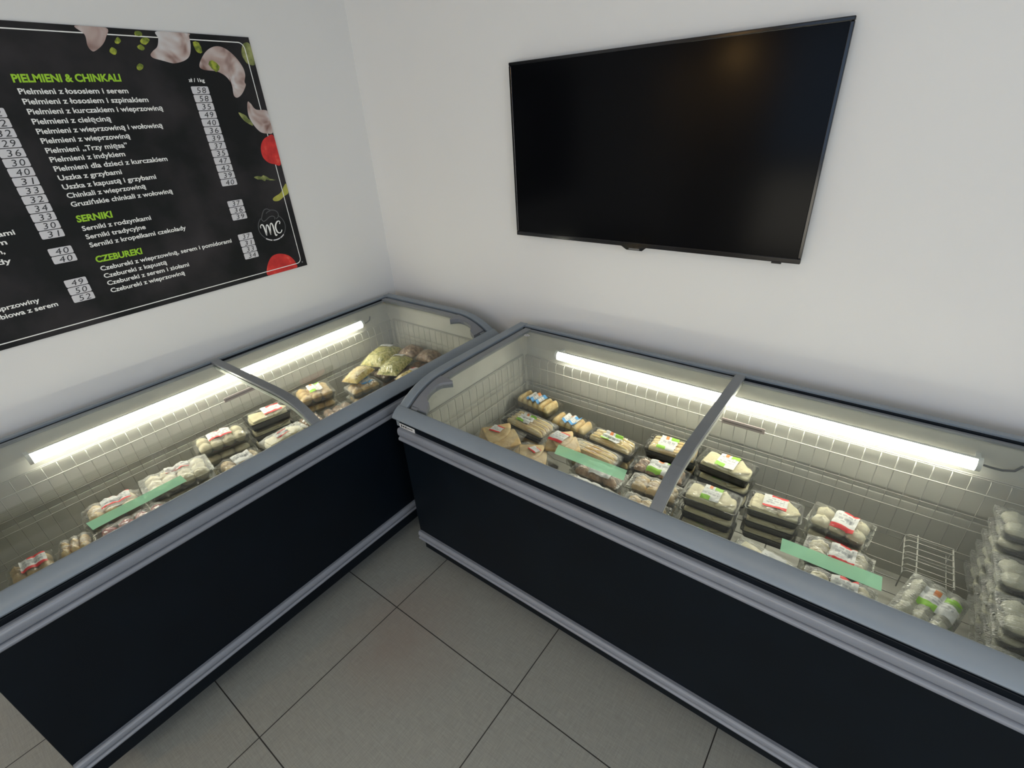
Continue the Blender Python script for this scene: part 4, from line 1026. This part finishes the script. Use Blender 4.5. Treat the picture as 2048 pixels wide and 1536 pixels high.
# ------------------------------------------------------------------ television
TX0, TX1, TZ0, TZ1 = .983, 2.1235, 1.2800, 1.9325
TC = ((TX0 + TX1) / 2, 0, TZ0)
tv = tag(empty('television', TC), 'large flat black television mounted on the back wall, switched off', 'television')
hw = (TX1 - TX0) / 2; hh = TZ1 - TZ0
b = MB(); b.box((-hw + .03, -.026, .03), (hw - .03, -.0145, hh - .03)); b.build('back_cover', M_BLACK, tv, .004)
b = MB(); b.box((-.20, -.0145, .20), (.20, -.0005, .45)); b.build('wall_bracket', M_BLACK, tv)
b = MB()
bw, ch = .011, .017
b.box((-hw, -.0405, 0), (hw, -.026, ch)); b.box((-hw, -.0405, hh - bw), (hw, -.026, hh)); b.box((-hw, -.0405, ch), (-hw + bw, -.026, hh - bw)); b.box((hw - bw, -.0405, ch), (hw, -.026, hh - bw))
b.build('bezel', M_TVBEZEL, tv, .0025, 3)
boxobj('screen', (-hw + bw, -.0385, ch), (hw - bw, -.027, hh - bw), M_SCREEN, tv)
b = MB(); b.add([(-.060, -.0395, .001), (.045, -.0395, .001), (.028, -.0395, -.013), (-.036, -.0395, -.013), (-.060, -.028, .001), (.045, -.028, .001), (.028, -.028, -.013), (-.036, -.028, -.013)],
    [(3, 2, 1, 0), (4, 5, 6, 7), (0, 1, 5, 4), (1, 2, 6, 5), (2, 3, 7, 6), (3, 0, 4, 7)]); lt = b.build('logo_tab', M_TVBEZEL, tv, .001)
boxobj('badge_plate', (-.026, -.0402, -.011), (.018, -.0395, -.005), M_CHROME, lt)
boxobj('sensor_foot', (hw - .085, -.038, -.006), (hw - .055, -.028, .0), M_TVBEZEL, tv, .001)

# ------------------------------------------------------------------ warm pendant lamp at the far side of the room (mirrored in the television)
pl = tag(empty('pendant_lamp', (.54, -4.6, RZ)), 'warm pendant lamp hanging near the front window, seen only as a glow in the television', 'lamp')
b = MB(); b.tube([(0, 0, 0), (0, 0, -.40)], .004, 6); b.build('cord', M_BLACK, pl)
b = MB(); prof = [(.03, -.38), (.06, -.40), (.12, -.46), (.17, -.56)]
for i in range(len(prof) - 1):
    (ra, za), (rb, zb) = prof[i], prof[i + 1]
    for k in range(24):
        a0, a1 = 2 * math.pi * k / 24, 2 * math.pi * (k + 1) / 24
        b.add([(ra * math.cos(a0), ra * math.sin(a0), za), (ra * math.cos(a1), ra * math.sin(a1), za), (rb * math.cos(a1), rb * math.sin(a1), zb), (rb * math.cos(a0), rb * math.sin(a0), zb)], [(0, 1, 2, 3)], 0, True)
b.build('lamp_shade', M_BLACK, pl)
b = MB(); N, K = 16, 8
v = [(.075 * math.cos(2 * math.pi * i / N) * math.sin(math.pi * j / K), .075 * math.sin(2 * math.pi * i / N) * math.sin(math.pi * j / K), -.53 - .075 * math.cos(math.pi * j / K)) for j in range(K + 1) for i in range(N)]
b.add(v, [(j * N + i, j * N + (i + 1) % N, (j + 1) * N + (i + 1) % N, (j + 1) * N + i) for j in range(K) for i in range(N)], 0, True)
b.build('bulb', emit_mat('warm_bulb_glow', (1.0, .58, .18), 140.0), pl)
